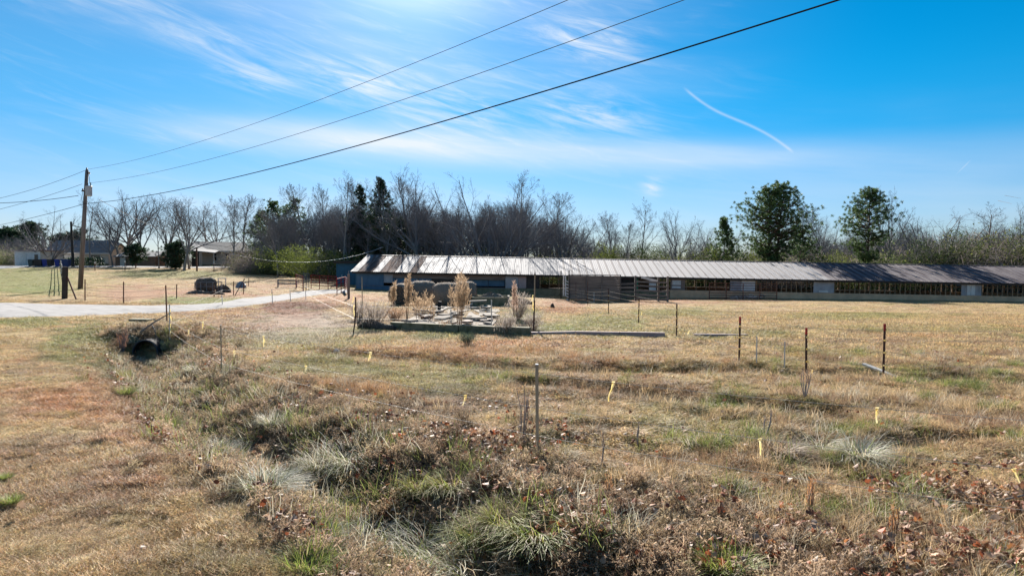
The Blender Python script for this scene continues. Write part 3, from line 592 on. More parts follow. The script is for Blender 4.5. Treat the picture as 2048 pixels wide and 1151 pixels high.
# ------------------------------------------------------------------ trees
class Seg:
    def __init__(s): s.items = {0: [], 1: [], 2: [], 3: [], 4: []}
def gen_bare(seed, kind):
    r_ = random.Random(seed); S = {k: [] for k in range(5)}
    K = dict(slender=dict(tl=1.0, n=(22, 9, 7, 4), ang=(28, 34, 38, 45), ratio=(.36, .50, .50, .5), start=.30, up=.08, r0=.011),
             vase=dict(tl=.34, n=(7, 11, 8, 6), ang=(27, 36, 44, 50), ratio=(1.95, .50, .52, .5), start=.60, up=.05, r0=.017),
             spread=dict(tl=.30, n=(8, 9, 8, 6), ang=(46, 44, 46, 50), ratio=(1.9, .52, .52, .5), start=.55, up=.0, r0=.018),
             fan=dict(tl=.08, n=(15, 10, 8, 5), ang=(38, 30, 34, 42), ratio=(10.5, .42, .50, .5), start=.1, up=.04, r0=.016),
             lone=dict(tl=1.0, n=(12, 8, 7, 4), ang=(44, 44, 46, 50), ratio=(.44, .52, .5, .5), start=.42, up=.04, r0=.015))[kind]
    def rv(): return Vector((r_.gauss(0, 1), r_.gauss(0, 1), r_.gauss(0, 1)))
    nseg = (9, 6, 4, 2, 1)
    def br(p, d, L, r, lv):
        ns = nseg[lv]; pts = [p.copy()]; dirs = [d.copy()]; q = p.copy()
        for i in range(ns):
            d = (d+rv()*(.05, .10, .14, .18, .2)[lv]+Vector((0, 0, K['up']*(1 if lv else 0)))).normalized(); q = q+d*L/ns; pts.append(q.copy()); dirs.append(d.copy())
        rt = r*(.25 if K['tl'] == 1.0 or lv else .75)
        S[lv].append((pts, r, rt))
        if lv == 4: return
        az0 = r_.uniform(0, 6.28); nc = K['n'][lv]; st = K['start'] if lv == 0 else .22
        for c in range(nc):
            t_ = st+(1-st)*((c+r_.random())/nc); k_ = min(int(t_*ns), ns-1); f_ = t_*ns-k_; bp_ = pts[k_].lerp(pts[k_+1], f_)
            a_ = R(K['ang'][lv])*r_.uniform(.6, 1.35); dd = dirs[k_+1]; ax = (Matrix.Rotation(c*2.4+az0+r_.gauss(0, .35), 3, dd)@dd.orthogonal()).normalized()
            nd = (Matrix.Rotation(a_, 3, ax)@dd).normalized(); rr = (r*(1-t_)+rt*t_)
            fall = (1-.62*(t_-st)/(1-st+1e-6)) if not (lv == 0 and K['tl'] < .5) else r_.uniform(.8, 1.05)
            if lv == 0 and kind == 'slender': fall = .35+.9*math.sin(math.pi*min(1, (t_-st)/(1-st)*.9+.15))*.75
            br(bp_, nd, L*K['ratio'][lv]*fall*r_.uniform(.75, 1.15), max(rr*(.62 if lv else (.62 if K['tl'] < .5 else .45)), .00055), lv+1)
    br(Vector((0, 0, -.02)), Vector((r_.gauss(0, .04), r_.gauss(0, .04), 1)).normalized(), K['tl'], K['r0'], 0)
    return S
def tree_meshes(seed, kind):
    S = gen_bare(seed, kind); zmax = max(p.z for l in (1, 2, 3) for b_ in S[l] for p in b_[0]); k = 1/zmax
    tr = MB()
    for pts, r0_, r1_ in S[0]: 
        rr = [(r0_+(r1_-r0_)*i/(len(pts)-1))*k for i in range(len(pts))]; rr[0] *= 1.5; tr.tube([p*k for p in pts], rr, 7)
    lm = MB()
    for lv, ns in ((1, 5), (2, 3)):
        for pts, r0_, r1_ in S[lv]: lm.tube([p*k for p in pts], [(r0_+(r1_-r0_)*i/(len(pts)-1))*k for i in range(len(pts))], ns, False)
    r_ = random.Random(seed+5)
    for lv, wd in ((3, .0016), (4, .00105)):
        for pts, r0_, r1_ in S[lv]:
            dd = (pts[-1]-pts[0]); sd = dd.cross(Vector((r_.gauss(0, 1), r_.gauss(0, 1), r_.gauss(0, 1)))); sd = sd.normalized()*wd/2
            pp = [p*k for p in pts]; vs_ = []; 
            for i, p in enumerate(pp): f_ = 1-.5*i/(len(pp)-1); vs_ += [p-sd*f_, p+sd*f_]
            lm.add(vs_, [(2*i, 2*i+1, 2*i+3, 2*i+2) for i in range(len(pp)-1)])
    return tr, lm
TV = {}
for nm, sd, kd in (('s0', 1, 'slender'), ('s1', 2, 'slender'), ('s2', 3, 'slender'), ('v0', 4, 'vase'), ('v1', 5, 'vase'), ('v2', 16, 'vase'), ('p0', 6, 'spread'), ('p1', 7, 'spread'), ('f0', 8, 'fan'), ('f1', 9, 'fan'), ('l0', 10, 'lone'), ('l1', 11, 'lone')):
    a_, b_ = tree_meshes(sd, kd); whole = MB(); whole.v = a_.v+b_.v; whole.f = a_.f+[tuple(i+len(a_.v) for i in f_) for f_ in b_.f]
    TV[nm] = (a_.mesh('trunk', M['bark'], True), b_.mesh('crown', M['twig']), whole.mesh('bare_tree', M['twig']))
def bare_tree(px, top, D, var, label, group=None, wid=1.0, rz=None, base=None, lean=0, name='bare_tree'):
    g_ = gd(px, D) if base is None else gp(px, base); D = g_.y; zt = at(px, top, D)[2]; Ht = zt-g_.z
    o = thing(name, label, 'tree', g_, random.uniform(0, 6.28) if rz is None else rz, group); o.scale = (Ht*wid, Ht*wid, Ht)
    if lean: o.rotation_euler = (0, lean, 0)
    put('trunk', TV[var][0], o); put('crown', TV[var][1], o); return o
LBL = 'bare tree'
TREES = [ # px, top, D/base, var, label, wid, lean
 (97, 413, ('b', 531), 'f0', 'bare fan-shaped tree rising from the ground in front of the white house', 1.25, 0),
 (181, 392, 112, 'l0', 'slim bare tree right behind the utility pole', 1.0, 0),
 (258, 375, ('b', 531), 'v0', 'large bare tree with wide crown between the pole and the brown shed', 1.1, 0),
 (226, 430, 114, 'v1', 'smaller bare tree just left of the large wide crowned one', 1.0, 0),
 (318, 425, ('b', 537), 'l1', 'thin forked bare tree standing on the lawn edge left of the twin trees', .8, 0),
 (337, 383, 108, 'v2', 'tall vase crowned bare tree behind the round dark evergreen', 1.0, 0),
 (236, 380, 116, 'v2', 'bare tree overlapping the left side of the large wide crowned one', 1.0, 0),
 (292, 388, 118, 'v1', 'bare tree overlapping the right side of the large wide crowned one', 1.1, 0),
 (438, 405, 130, 'v0', 'bare tree behind the ridge of the beige house roof', .9, 0),
 (368, 384, ('b', 541), 'v1', 'left tree of the twin bare trees before the carport', 1.05, 0),
 (379, 392, ('b', 538), 's1', 'right tree of the twin bare trees before the carport', 1.3, 0),
 (422, 402, 135, 'l0', 'bare tree showing above the roof of the beige house', 1.2, 0),
 (466, 388, ('b', 541), 's0', 'bare tree on the lawn whose trunk covers the beige house wall', 1.35, 0),
 (488, 390, 122, 's2', 'bare tree behind the right corner of the beige house', 1.3, 0),
 (556, 410, ('b', 554), 's1', 'bare tree with dark trunk at the left edge of the wood', 1.1, 0),
 (612, 362, 108, 's2', 'tall bare tree with airy top at left of the wood', 1.1, 0),
 (648, 364, 112, 's0', 'tall bare tree right of the airy topped one at left of the wood', 1.0, 0),
 (684, 340, 88, 'l1', 'tall dark bare tree leaning right behind the blue shed', .75, .10),
 (737, 355, 104, 's1', 'bare tree between the leaning tree and the dark cedar', 1.0, 0),
 (840, 332, 92, 'v0', 'tallest bare tree with dense wide crown behind the left barn roof', .95, 0),
 (815, 345, 97, 's0', 'bare tree crowded beside the tallest wide crowned one', 1.1, 0),
 (893, 372, 98, 'v2', 'bare tree with rounded crown in the middle of the wood', .9, 0),
 (930, 385, 95, 'l0', 'bare tree with crooked limbs left of the big many stemmed one', 1.0, 0),
 (985, 346, 90, 'f1', 'big many stemmed bare tree behind the pale barn roof', 1.1, 0),
 (1038, 336, 92, 'l1', 'tall bare tree with dark straight trunk right of the many stemmed one', .85, 0),
 (1082, 378, 96, 's2', 'bare tree with narrow pointed crown sloping the wood down rightward', 1.3, 0),
 (1135, 418, 97, 'p0', 'low spreading bare tree past the right end of the wood', .9, 0),
 (1168, 428, 99, 'p1', 'low spreading bare tree beside the slim group', .8, 0),
 (1230, 418, 96, 's1', 'slim bare tree left of the forked open one', 1.3, 0),
 (1252, 440, 94, 's0', 'short slim bare tree just left of the forked open one', 1.3, 0),
 (1286, 394, 94, 'l0', 'open bare tree with two forked crooked limbs alone against the sky', .9, 0),
 (1347, 412, 96, 'v1', 'bare tree with vase crown left of the young pine', .75, 0),
 (1372, 440, 98, 'f1', 'bush-like bare tree right of the vase crowned one', .7, 0),
 (1392, 455, 120, 'v2', 'small distant bare tree in the gap before the young pine', .9, 0),
 (1425, 435, 112, 'p0', 'bare tree peeping out behind the young pine', .7, 0),
 (1624, 400, 104, 'f0', 'bare tree right beside the large twin pine', .8, 0),
 (1652, 405, 102, 's1', 'pale bare tree between the two big pines', 1.4, 0),
 (1785, 370, 100, 'v0', 'tall bare tree growing up behind the single pine', .75, 0),
 (1846, 412, 98, 'p1', 'bare tree with flat bushy crown right of the single pine', .9, 0),
 (1885, 425, 98, 'p0', 'second flat crowned bare tree right of the single pine', .9, 0),
 (1830, 430, 94, 'f1', 'pale stemmed bare tree low behind the barn roof', .6, 0),
 (1968, 404, 96, 'l0', 'crooked bare tree with one tall bent trunk near the right edge', 1.25, 0),
 (2020, 430, 95, 'p1', 'bare spreading tree second from the right edge', .9, 0),
 (2062, 398, 92, 'v1', 'tall bare tree cut by the right edge of the view', .9, 0),
 (1930, 455, 100, 'p0', 'low bare tree between the crooked one and the flat crowned ones', .8, 0)]
for i, (px_, top_, D_, var_, lab_, wid_, lean_) in enumerate(TREES):
    b_ = D_[1] if isinstance(D_, tuple) else None
    bare_tree(px_, top_, None if b_ else D_, var_, lab_, 'bare winter trees', wid_, base=b_, lean=lean_, rz=i*1.7)
# the wood itself and the far tree belt as masses
pts = []; idw = []; scw = []
names = ['s0', 's1', 's2', 'v0', 'v1', 'p0', 'p1', 'f0', 'f1', 'l0']
def tl(px):   # height of the tree line in pixels (top) over px
    return np.interp(px, [-300, 0, 60, 130, 500, 560, 640, 760, 900, 1050, 1100, 1180, 1400, 1600, 1850, 2048, 2500], [455, 455, 462, 480, 470, 415, 392, 392, 392, 395, 420, 448, 468, 448, 434, 430, 425])
for i in range(480):
    px_ = rng.uniform(-200, 2350); dense = 500 < px_ < 1110
    if 330 <= i < 410: px_ = rng.uniform(-260, 520); dense = False
    if i >= 410: px_ = rng.uniform(1580, 2350); dense = False
    if i < 90: px_ = rng.uniform(505, 1120); dense = True
    D_ = rng.uniform(92, 130) if dense else rng.uniform(112, 175)
    if px_ < 520 and D_ < 135: D_ += 25
    tp = tl(px_)-12+34*float(vnoise(np.array([px_/26.]), np.array([.5]), 9)[0])+abs(rng.normal(0, 16))+(D_-92)*.2; g_ = gd(px_, D_); Ht = at(px_, tp, D_)[2]-g_.z
    pts.append(tuple(g_)); idw.append(int(rng.choice([0, 1, 2, 3, 4, 9] if dense else [3, 4, 5, 6, 7, 8, 9]))); scw.append(max(Ht, 3))
n_ = len(pts)
scatter('leafless_wood', [bpy.data.objects.new('g', TV[q][2]) for q in names], np.array(pts), np.stack([0*np.arange(n_), 0*np.arange(n_), rng.uniform(0, 6.28, n_)], 1).astype(float), np.array(scw), idw, np.ones((n_, 3)), 'dense leafless wood and tree belt behind the barn and houses')

def cards(P_, D_, L_, Wd, S_):   # quads at P along D
    n_ = len(P_); rv = rng.normal(size=(n_, 3)); sd = np.cross(D_, rv); sd /= np.linalg.norm(sd, axis=1)[:, None]+1e-9; sd *= (Wd/2)[:, None]
    q = P_+D_*L_[:, None]; V = np.stack([P_-sd*.6, P_+sd*.6, q+sd, q-sd], 1).reshape(-1, 3); Fq = np.arange(4*n_).reshape(-1, 4); return V, Fq, np.repeat(S_, 4)
def needle_mesh(name, centres, shades, per, L, Wd, material, up=.4):
    n_ = len(centres); C = np.repeat(np.array(centres), per, 0); D_ = rng.normal(size=(n_*per, 3)); D_[:, 2] += up; D_ /= np.linalg.norm(D_, axis=1)[:, None]
    S_ = np.repeat(np.array(shades), per)*rng.uniform(.7, 1.3, n_*per)
    V, Fq, S2 = cards(C, D_, rng.uniform(.6, 1, n_*per)*L, np.full(n_*per, Wd), S_)
    return np_mesh(name, V, Fq, material, {'shade': ('FLOAT_COLOR', np.repeat(S2, 4).reshape(-1, 4))})
def conifer(px, top, D, label, prof, nlimb, material=M['pine'], trunks=((0, 0, 1.0),), base=None, name='pine_tree', r0=.16, nl=.26, seed=0, dens=7, tilt=.25, group='evergreen trees', wneedle=.05):
    r_ = random.Random(seed+77); g_ = gd(px, D) if base is None else gp(px, base); Ht = at(px, top, g_.y)[2]-g_.z
    o = thing(name, label, 'tree', g_, 0, group); cen = []; shd = []; lb = MB()
    for k_, (dx, dy, hf) in enumerate(trunks):
        HH = Ht*hf; cur = [Vector((dx*i/8*1.0+math.sin(i*.9+seed)*.06, dy*i/8, HH*i/8-.1)) for i in range(9)]
        cur = [Vector((dx*.25+dx*.75*i/8+math.sin(i*.9+seed)*.07, dy, HH*i/8-.1)) for i in range(9)]
        tb = MB(); tb.tube(cur, [r0*(1-i/8*.85) for i in range(9)], 8); tb.build('trunk', M['pinebark'], o, True)
        for i in range(nlimb):
            t_ = .0+(i+r_.random())/nlimb; wv, rad = prof(t_); 
            if wv is None: continue
            zz = HH*wv; c = cur[min(int(wv*8), 7)].lerp(cur[min(int(wv*8), 7)+1], wv*8-int(wv*8)) if wv < 1 else cur[8]
            th = r_.uniform(0, 6.28); L = rad*r_.uniform(.65, 1.1); d_ = Vector((math.cos(th), math.sin(th), tilt*r_.uniform(.3, 1.5)))
            pth = [c]; 
            for s_ in range(4): pth.append(pth[-1]+d_*L/4); d_ = (d_+Vector((r_.gauss(0, .12), r_.gauss(0, .12), r_.gauss(.05, .08))))
            lb.tube(pth, [.055*L/3+.01]*2+[.035*L/3+.006, .02, .01], 4, False)
            for s_ in range(dens):
                f_ = r_.uniform(.35, 1.05)*4; k2 = min(int(f_), 3); p = pth[k2].lerp(pth[k2+1], f_-k2); sp = .16*L+.14
                tip = p+Vector((r_.gauss(0, sp), r_.gauss(0, sp), r_.gauss(.08, sp*.6))); cen.append(tuple(tip)); shd.append(r_.uniform(.6, 1.35))
                lb.tube([p, tip], .008, 3, False)
    lb.build('limbs', M['pinebark'], o); put('crown', needle_mesh('crown', cen, shd, 34, nl*1.1, wneedle*.72, material), o); return o
def crownprof(lo, wmax, peak=.45, power=1.0, tip=.12):
    def f(t_):
        wv = lo+(1-lo)*t_; r_ = (t_/peak)**.55 if t_ < peak else ((1-t_)/(1-peak))**power
        return wv, max(wmax*r_, tip*wmax)
    return f
conifer(1545, 370, 88.5, 'large round crowned pine with two dark trunks behind the barn', crownprof(.26, 4.9, .42, .6, .22), 120, trunks=((-.6, 0, .96), (1.5, .5, 1.0)), seed=1, r0=.2, dens=8)
conifer(1736, 380, 87.5, 'single round topped pine with one dark trunk behind the barn', crownprof(.30, 4.0, .45, .6, .25), 105, seed=2, r0=.18, dens=9)
conifer(1447, 437, 92, 'young bright green pointed pine left of the large pine', crownprof(.12, 2.7, .25, .9, .12), 90, seed=3, r0=.1, dens=7)
conifer(1600, 462, 92, 'low dark pine boughs right of the large twin pine', crownprof(.2, 2.6, .4, .7, .2), 60, seed=13, r0=.1, dens=7)
conifer(762, 358, 95, 'dark spiky cedar standing in the bare wood', crownprof(.12, 2.6, .45, .8, .10), 120, material=M['cedar'], seed=4, name='cedar_tree', dens=8, tilt=.35)
conifer(722, 372, 99, 'thin dark cedar left of the spiky one in the wood', crownprof(.15, 2.1, .4, .8, .12), 80, material=M['cedar'], seed=5, name='cedar_tree', dens=7)
conifer(704, 425, 99, 'low dark cedar at the foot of the leaning bare tree', crownprof(.1, 2.4, .4, .7, .2), 70, material=M['cedar'], seed=14, name='cedar_tree')
conifer(800, 440, 97, 'low broad cedar between the spiky one and the tallest bare tree', crownprof(.1, 2.6, .4, .7, .2), 70, material=M['cedar'], seed=15, name='cedar_tree')
conifer(960, 455, 100, 'low cedar half hidden by the many stemmed bare tree', crownprof(.1, 2.2, .4, .7, .2), 60, material=M['cedar'], seed=16, name='cedar_tree')
conifer(548, 405, 112, 'dark green pine at the left front corner of the wood', crownprof(.15, 3.6, .4, .7, .2), 100, seed=6, dens=8)
conifer(590, 398, 118, 'dark pine behind the corner pine of the wood', crownprof(.15, 3.6, .4, .7, .2), 80, seed=7, dens=8)
conifer(522, 425, 118, 'low dark pine at the far left of the wood', crownprof(.12, 3.2, .4, .7, .2), 70, seed=8, dens=8)
conifer(872, 445, 104, 'small dark cedar seen through the bare trunks', crownprof(.2, 2.2, .4, .7, .2), 60, material=M['cedar'], seed=9, name='cedar_tree')
conifer(511, 512, None, 'small spruce-like evergreen on the lawn right of the beige house', crownprof(.05, 1.15, .2, .8, .12), 50, material=M['pine'], seed=10, base=546, r0=.06, nl=.16, name='young_evergreen', wneedle=.03)
conifer(352, 486, 104, 'round dark evergreen bush tree beside the carport', crownprof(.04, 2.6, .35, .5, .3), 100, material=M['cedar'], seed=11, r0=.1, name='round_evergreen')
conifer(272, 490, 106, 'dark evergreen below the large bare tree by the brown shed', crownprof(.2, 2.0, .35, .5, .3), 60, material=M['cedar'], seed=12, r0=.1, name='round_evergreen')
for i, (a_, b_, c_, s_) in enumerate(((20, 462, 190, 'leftmost'), (60, 448, 200, 'second'), (150, 470, 180, 'third'))):
    conifer(a_, b_, c_, 'distant dark pine on the horizon, %s from the left edge' % s_, crownprof(.1, 6.5, .4, .5, .3), 70, material=M['cedar'], seed=20+i, nl=.7, wneedle=.16, dens=8, group='distant pines')

def shrub(loc, rx, rz_, label, material, n_=2600, seed=0, leaf=.11, name='shrub', stems=10, group='shrubs along the wood edge'):
    r_ = np.random.default_rng(seed+300); o = thing(name, label, 'shrub', loc, 0, group)
    nb = 14; bc = np.stack([r_.normal(0, .45, nb)*rx, r_.normal(0, .45, nb)*rx, r_.uniform(.3, .85, nb)*rz_], 1); br_ = r_.uniform(.28, .5, nb)
    i = r_.integers(0, nb, n_); d_ = r_.normal(size=(n_, 3)); d_ /= np.linalg.norm(d_, axis=1)[:, None]; rr = r_.uniform(.5, 1.05, n_)**.6
    P_ = bc[i]+d_*(rr*br_[i])[:, None]*np.array([rx, rx, rz_*.8]); P_[:, 2] = np.maximum(P_[:, 2], .05)
    dd = d_+r_.normal(0, .7, (n_, 3)); dd /= np.linalg.norm(dd, axis=1)[:, None]; sh = r_.uniform(.6, 1.4, n_)*(.8+.4*hsh(i, i, 3))
    V, Fq, S2 = cards(P_, dd, np.full(n_, leaf), np.full(n_, leaf*.6), sh)
    put('foliage', np_mesh('foliage', V, Fq, material, {'shade': ('FLOAT_COLOR', np.repeat(S2, 4).reshape(-1, 4))}), o)
    st = MB()
    for k_ in range(stems):
        e = Vector(bc[k_ % nb]); st.tube([Vector((0, 0, -.05))+Vector((r_.normal(0, .15), r_.normal(0, .15), 0)), e*.5+Vector((0, 0, .1)), e], [.03, .02, .008], 4, False)
    st.build('stems', M['twig'], o); return o
shrub(gd(612, 80), 3.1, 3.6, 'rounded yellow-green bush left of the blue shed', M['shrub'], 5200, 1)
shrub(gd(662, 84), 2.6, 3.6, 'darker green bush between the yellow-green bush and the blue shed', M['shrubd'], 4200, 2)
shrub(gd(563, 88), 2.0, 3.4, 'green bush at the foot of the dark trunk by the red gates', M['shrubd'], 3000, 3)
shrub(gd(830, 88), 2.8, 3.8, 'pale green brush behind the left end of the barn roof', M['shrub'], 1800, 4)
for i, (px_, D_, rx_, rz_, mt_, lab_) in enumerate(((1215, 90, 2.2, 3.6, 'shrub', 'green brush behind the barn below the slim bare trees'), (1290, 92, 2.6, 3.6, 'shrubd', 'green brush below the forked open tree'), (1400, 92, 2.4, 3.5, 'shrub', 'green brush left of the young pine'),
        (1500, 90, 2.3, 3.6, 'shrub', 'light green brush between young pine and large pine'), (1665, 88, 2.6, 3.2, 'shrub', 'yellow-green brush left of the single pine'), (1770, 88, 3.0, 3.0, 'shrubd', 'green brush right of the single pine trunk'),
        (1880, 90, 3.2, 3.8, 'shrubd', 'dark thicket near the right, behind the pale stems'), (1950, 90, 3.4, 4.2, 'shrubd', 'dark rounded thicket near the right edge'), (2020, 89, 3.2, 4.0, 'shrub', 'olive thicket at the right edge'), (2080, 88, 3.2, 3.8, 'shrubd', 'dark thicket cut by the right edge'))):
    shrub(gd(px_, D_), rx_*1.2, rz_*1.55+(1.2 if px_ > 1850 else 0), lab_, M[mt_], 5200, 10+i, leaf=.13)
# undergrowth mass: low leafy and twiggy brush beneath the wood
us = []
for i in range(4):
    r_ = np.random.default_rng(500+i); n_ = 2400; P_ = r_.normal(0, .36, (n_, 3))*np.array([1, 1, .8]); P_[:, 2] = np.abs(P_[:, 2])+.05; dd = r_.normal(size=(n_, 3)); dd /= np.linalg.norm(dd, axis=1)[:, None]
    tw = i >= 2; V, Fq, S2 = cards(P_, dd, np.full(n_, .20 if tw else .032), np.full(n_, .005 if tw else .024), r_.uniform(.5, 1.4, n_)); us.append(bpy.data.objects.new('g', np_mesh('g', V, Fq, M['blade'], {'shade': ('FLOAT_COLOR', np.repeat(S2, 4).reshape(-1, 4))})))
n_ = 900; px_ = rng.uniform(490, 2300, n_); D_ = rng.uniform(90, 125, n_); lf = rng.uniform(-300, 250, 260); px_ = np.concatenate([px_, lf]); D_ = np.concatenate([D_, rng.uniform(130, 190, 260)]); n_ = len(px_)
X_ = (px_-1024)/F*D_; Z_ = H(X_, D_); ids = rng.choice(4, n_, p=(.32, .28, .2, .2)); UC = np.array([(.20, .21, .07), (.12, .145, .055), (.30, .25, .22), (.24, .20, .18)]); tn = UC[ids]*rng.uniform(.6, 1.3, (n_, 1))
hh = rng.uniform(2.2, 4.4, n_)*np.interp(px_, [500, 1000, 1300, 1800, 1950], [1.0, 1.15, 1.25, 1.4, 2.0])
scatter('undergrowth', us, np.stack([X_, D_, Z_], 1), np.stack([0*X_, 0*X_, rng.uniform(0, 6.28, n_)], 1), hh, ids, tn, 'tangled brush and saplings under and beside the wood')

# ------------------------------------------------------------------ the long poultry barn
BO = Vector((-16.6, 70.0, h1(-16.6, 70.0)+.02)); BRZ = R(-1.7); BRY = R(1.02); BL_ = 82.0
barn = thing('poultry_barn', 'very long low open sided barn, metal roof silver at left and purplish at right', 'barn', BO, rot=(0, BRY, BRZ))
def bx(px):
    x = 0
    for _ in range(4): x = ((px-1024)/F*(70.5-.03*x)+16.6)
    return x
BM = Matrix.Translation(BO) @ Euler((0, BRY, BRZ)).to_matrix().to_4x4()
def lapmat(m_):
    t = m_.node_tree; hv = [n_ for n_ in t.nodes if n_.type == 'HUE_SAT'][0]; b_ = t.nodes['Principled BSDF']
    tc = [n_ for n_ in t.nodes if n_.type == 'TEX_COORD'][0]; sp = N(t, 'ShaderNodeSeparateXYZ'); t.links.new(tc.outputs['Object'], sp.inputs[0])
    f = N(t, 'ShaderNodeMapRange'); f.inputs[1].default_value = .55; f.inputs[2].default_value = .70; t.links.new(sp.outputs[0], f.inputs[0])
    mx = N(t, 'ShaderNodeMix', data_type='RGBA', blend_type='MULTIPLY'); mx.inputs['B'].default_value = (.38, .33, .33, 1); t.links.new(f.outputs[0], mx.inputs['Factor']); t.links.new(hv.outputs[0], mx.inputs['A']); t.links.new(mx.outputs['Result'], b_.inputs['Base Color'])
lapmat(M['roofB']); lapmat(M['roofC'])
SW = .76
def sheet_mesh(name, m_, y0, z0, y1, z1, lap=True):
    prof = [(0, 0)]
    for c in (.19, .38, .57): prof += [(c-.03, 0), (c-.012, .018), (c+.012, .018), (c+.03, 0)]
    prof += [(SW-.075, 0), (SW-.05, .045), (SW-.0, .045), (SW+.022, .005)]
    mb = MB(); vs_ = []; 
    for x_, h_ in prof: vs_ += [(x_, y0, z0+h_), (x_, y1, z1+h_)]
    k_ = len(vs_)
    fs = [(2*i, 2*i+2, 2*i+3, 2*i+1) for i in range(len(prof)-1)]
    vs_ += [(x_, y_, z_-.012) for x_, y_, z_ in vs_]; fs += [(a_+k_, d_+k_, c_+k_, b_+k_) for a_, b_, c_, d_ in fs]
    fs += [(2*i+2, 2*i, 2*i+k_, 2*i+2+k_) for i in range(len(prof)-1)]
    mb.add(vs_, fs); return mb.mesh(name, m_)
EH, RH, RD, OV = 1.73, 3.50, 7.0, .5
SHM = {q: sheet_mesh('roof_sheet', M[q], 0, EH, RD, RH) for q in ('roofA', 'roofrust', 'roofB', 'roofC')}
ns = int(BL_/SW)
for i in range(ns):
    px_ = 705+(i*SW)*F/70
    q = 'roofA' if px_ < 1110 else ('roofB' if px_ < 1640 else 'roofC')
    if i in (1, 2, 4, 5, 8): q = 'roofrust'
    o = put('roof_sheet', SHM[q], barn, (i*SW, 0, (i % 2)*.003))
mb = MB()
mb.add([(0, RD, RH), (BL_, RD, RH), (BL_, 2*RD, EH), (0, 2*RD, EH), (0, RD, RH-.02), (BL_, RD, RH-.02), (BL_, 2*RD, EH-.02), (0, 2*RD, EH-.02)], [(0, 1, 2, 3), (7, 6, 5, 4), (3, 2, 6, 7), (0, 3, 7, 4)]); mb.build('rear_roof_slope', M['roofB'], barn)
mb = MB(); mb.add([(0, RD-.16, RH+.012), (BL_, RD-.16, RH+.012), (BL_, RD, RH+.065), (0, RD, RH+.065), (BL_, RD+.16, RH+.012), (0, RD+.16, RH+.012)], [(0, 1, 2, 3), (3, 2, 4, 5)]); mb.build('ridge_cap', M['roofB'], barn)
mb = MB(); mb.box(.15, BL_-.1, .10, .14, EH-.20, EH-.03); mb.build('fascia_board', M['darkwood'], barn)
mb = MB(); mb.box(.4, BL_-.3, OV, 2*RD-OV, -.6, .02); mb.build('floor', M['dirtfloor'], barn)
slope = (RH-EH)/RD
g1 = MB()
g1.add([(.4, OV, -.5), (.4, 2*RD-OV, -.5), (.4, 2*RD-OV, EH+slope*OV-.03), (.4, RD, RH-.04), (.4, OV, EH+slope*OV-.03), (.45, OV, -.5), (.45, 2*RD-OV, -.5), (.45, 2*RD-OV, EH+slope*OV-.03), (.45, RD, RH-.04), (.45, OV, EH+slope*OV-.03)],
       [(0, 4, 3, 2, 1), (5, 6, 7, 8, 9), (0, 1, 6, 5), (4, 0, 5, 9)]); g1.build('gable_wall', M['tealwall'], barn)
for i in range(0, int(BL_/2.4)):
    xx = 1.2+i*2.4; r_ = MB(); r_.obox((xx, .12, EH-.10), (xx, RD, RH-.12), .05, .12); r_.obox((xx, 2*RD-.12, EH-.10), (xx, RD, RH-.12), .05, .12); r_.obox((xx, OV, EH-.06), (xx, 2*RD-OV, EH-.06), .05, .12)
    r_.build('roof_truss', M['stud'] if i > 8 else M['darkwood'], barn)
TOP = EH-.03
def panel(a, b, z0, z1, m_, name='wall_panel', y=OV-.06, th=.05):
    mb = MB(); mb.box(bx(a), bx(b), y, y+th, z0, z1); return mb.build(name, M[m_], barn)
# sill wall right of the board pen, and a low one at left
mb = MB(); mb.box(bx(1340), BL_-.3, OV-.1, OV+.1, -.55, .42); mb.build('sill_wall', M['sill'], barn)
mb = MB(); mb.box(.4, bx(1340)-.01, OV-.06, OV+.06, -.5, .30); mb.build('low_sill_wall', M['kerb'], barn)
mb = MB(); mb.box(.4, BL_-.3, OV-.05, OV+.05, TOP-.10, TOP+.06); mb.build('top_plate', M['darkwood'], barn)
mb = MB(); mb.box(.4, BL_-.3, 2*RD-OV-.1, 2*RD-OV+.1, -.5, .42)
for i in range(int(BL_/1.22)): mb.box(.4+i*1.22, .47+i*1.22, 2*RD-OV-.05, 2*RD-OV+.05, .42, TOP+.1)
mb.box(.4, BL_-.3, 2*RD-OV-.04, 2*RD-OV+.04, .95, 1.02); mb.box(.4, bx(1075), 2*RD-OV+.06, 2*RD-OV+.1, .42, TOP+.1); mb.box(bx(1150), bx(1360), 2*RD-OV+.06, 2*RD-OV+.1, .42, TOP+.1)
mb.build('rear_wall_frame', M['stud'], barn)
panel(712, 767, .30, TOP-.1, 'bluewall'); panel(712, 786, -.3, .30, 'bluewall', y=OV-.12)
panel(767.5, 785, .62, TOP-.1, 'ply'); panel(785.5, 1010, 1.12, TOP-.1, 'brownwood', 'top_board', th=.04); panel(785.5, 862, .30, 1.115, 'bluewall', 'curtain', y=OV)
panel(862.5, 905, .30, 1.115, 'darkwood', 'dark_infill'); panel(905.5, 1009, .46, 1.10, 'bluewall', 'curtain', y=OV+.3)  # dark panel put in to stand for the shadowed opening
panel(1010.5, 1036, .30, TOP-.1, 'ply'); panel(1036.5, 1052, .32, TOP-.1, 'plyred', 'wall_panel', th=.045); panel(1052.5, 1078, .30, TOP-.1, 'darkwood', 'dark_infill')  # last one is a plain dark panel closing the bay
panel(1341, 1370, .42, TOP-.1, 'brownwood'); panel(1460, 1482, .43, TOP-.1, 'ply'); panel(1482.5, 1510, .43, TOP-.1, 'white'); panel(1627, 1668, .43, TOP-.1, 'ply'); panel(1923, 1963, .43, TOP-.1, 'ply')
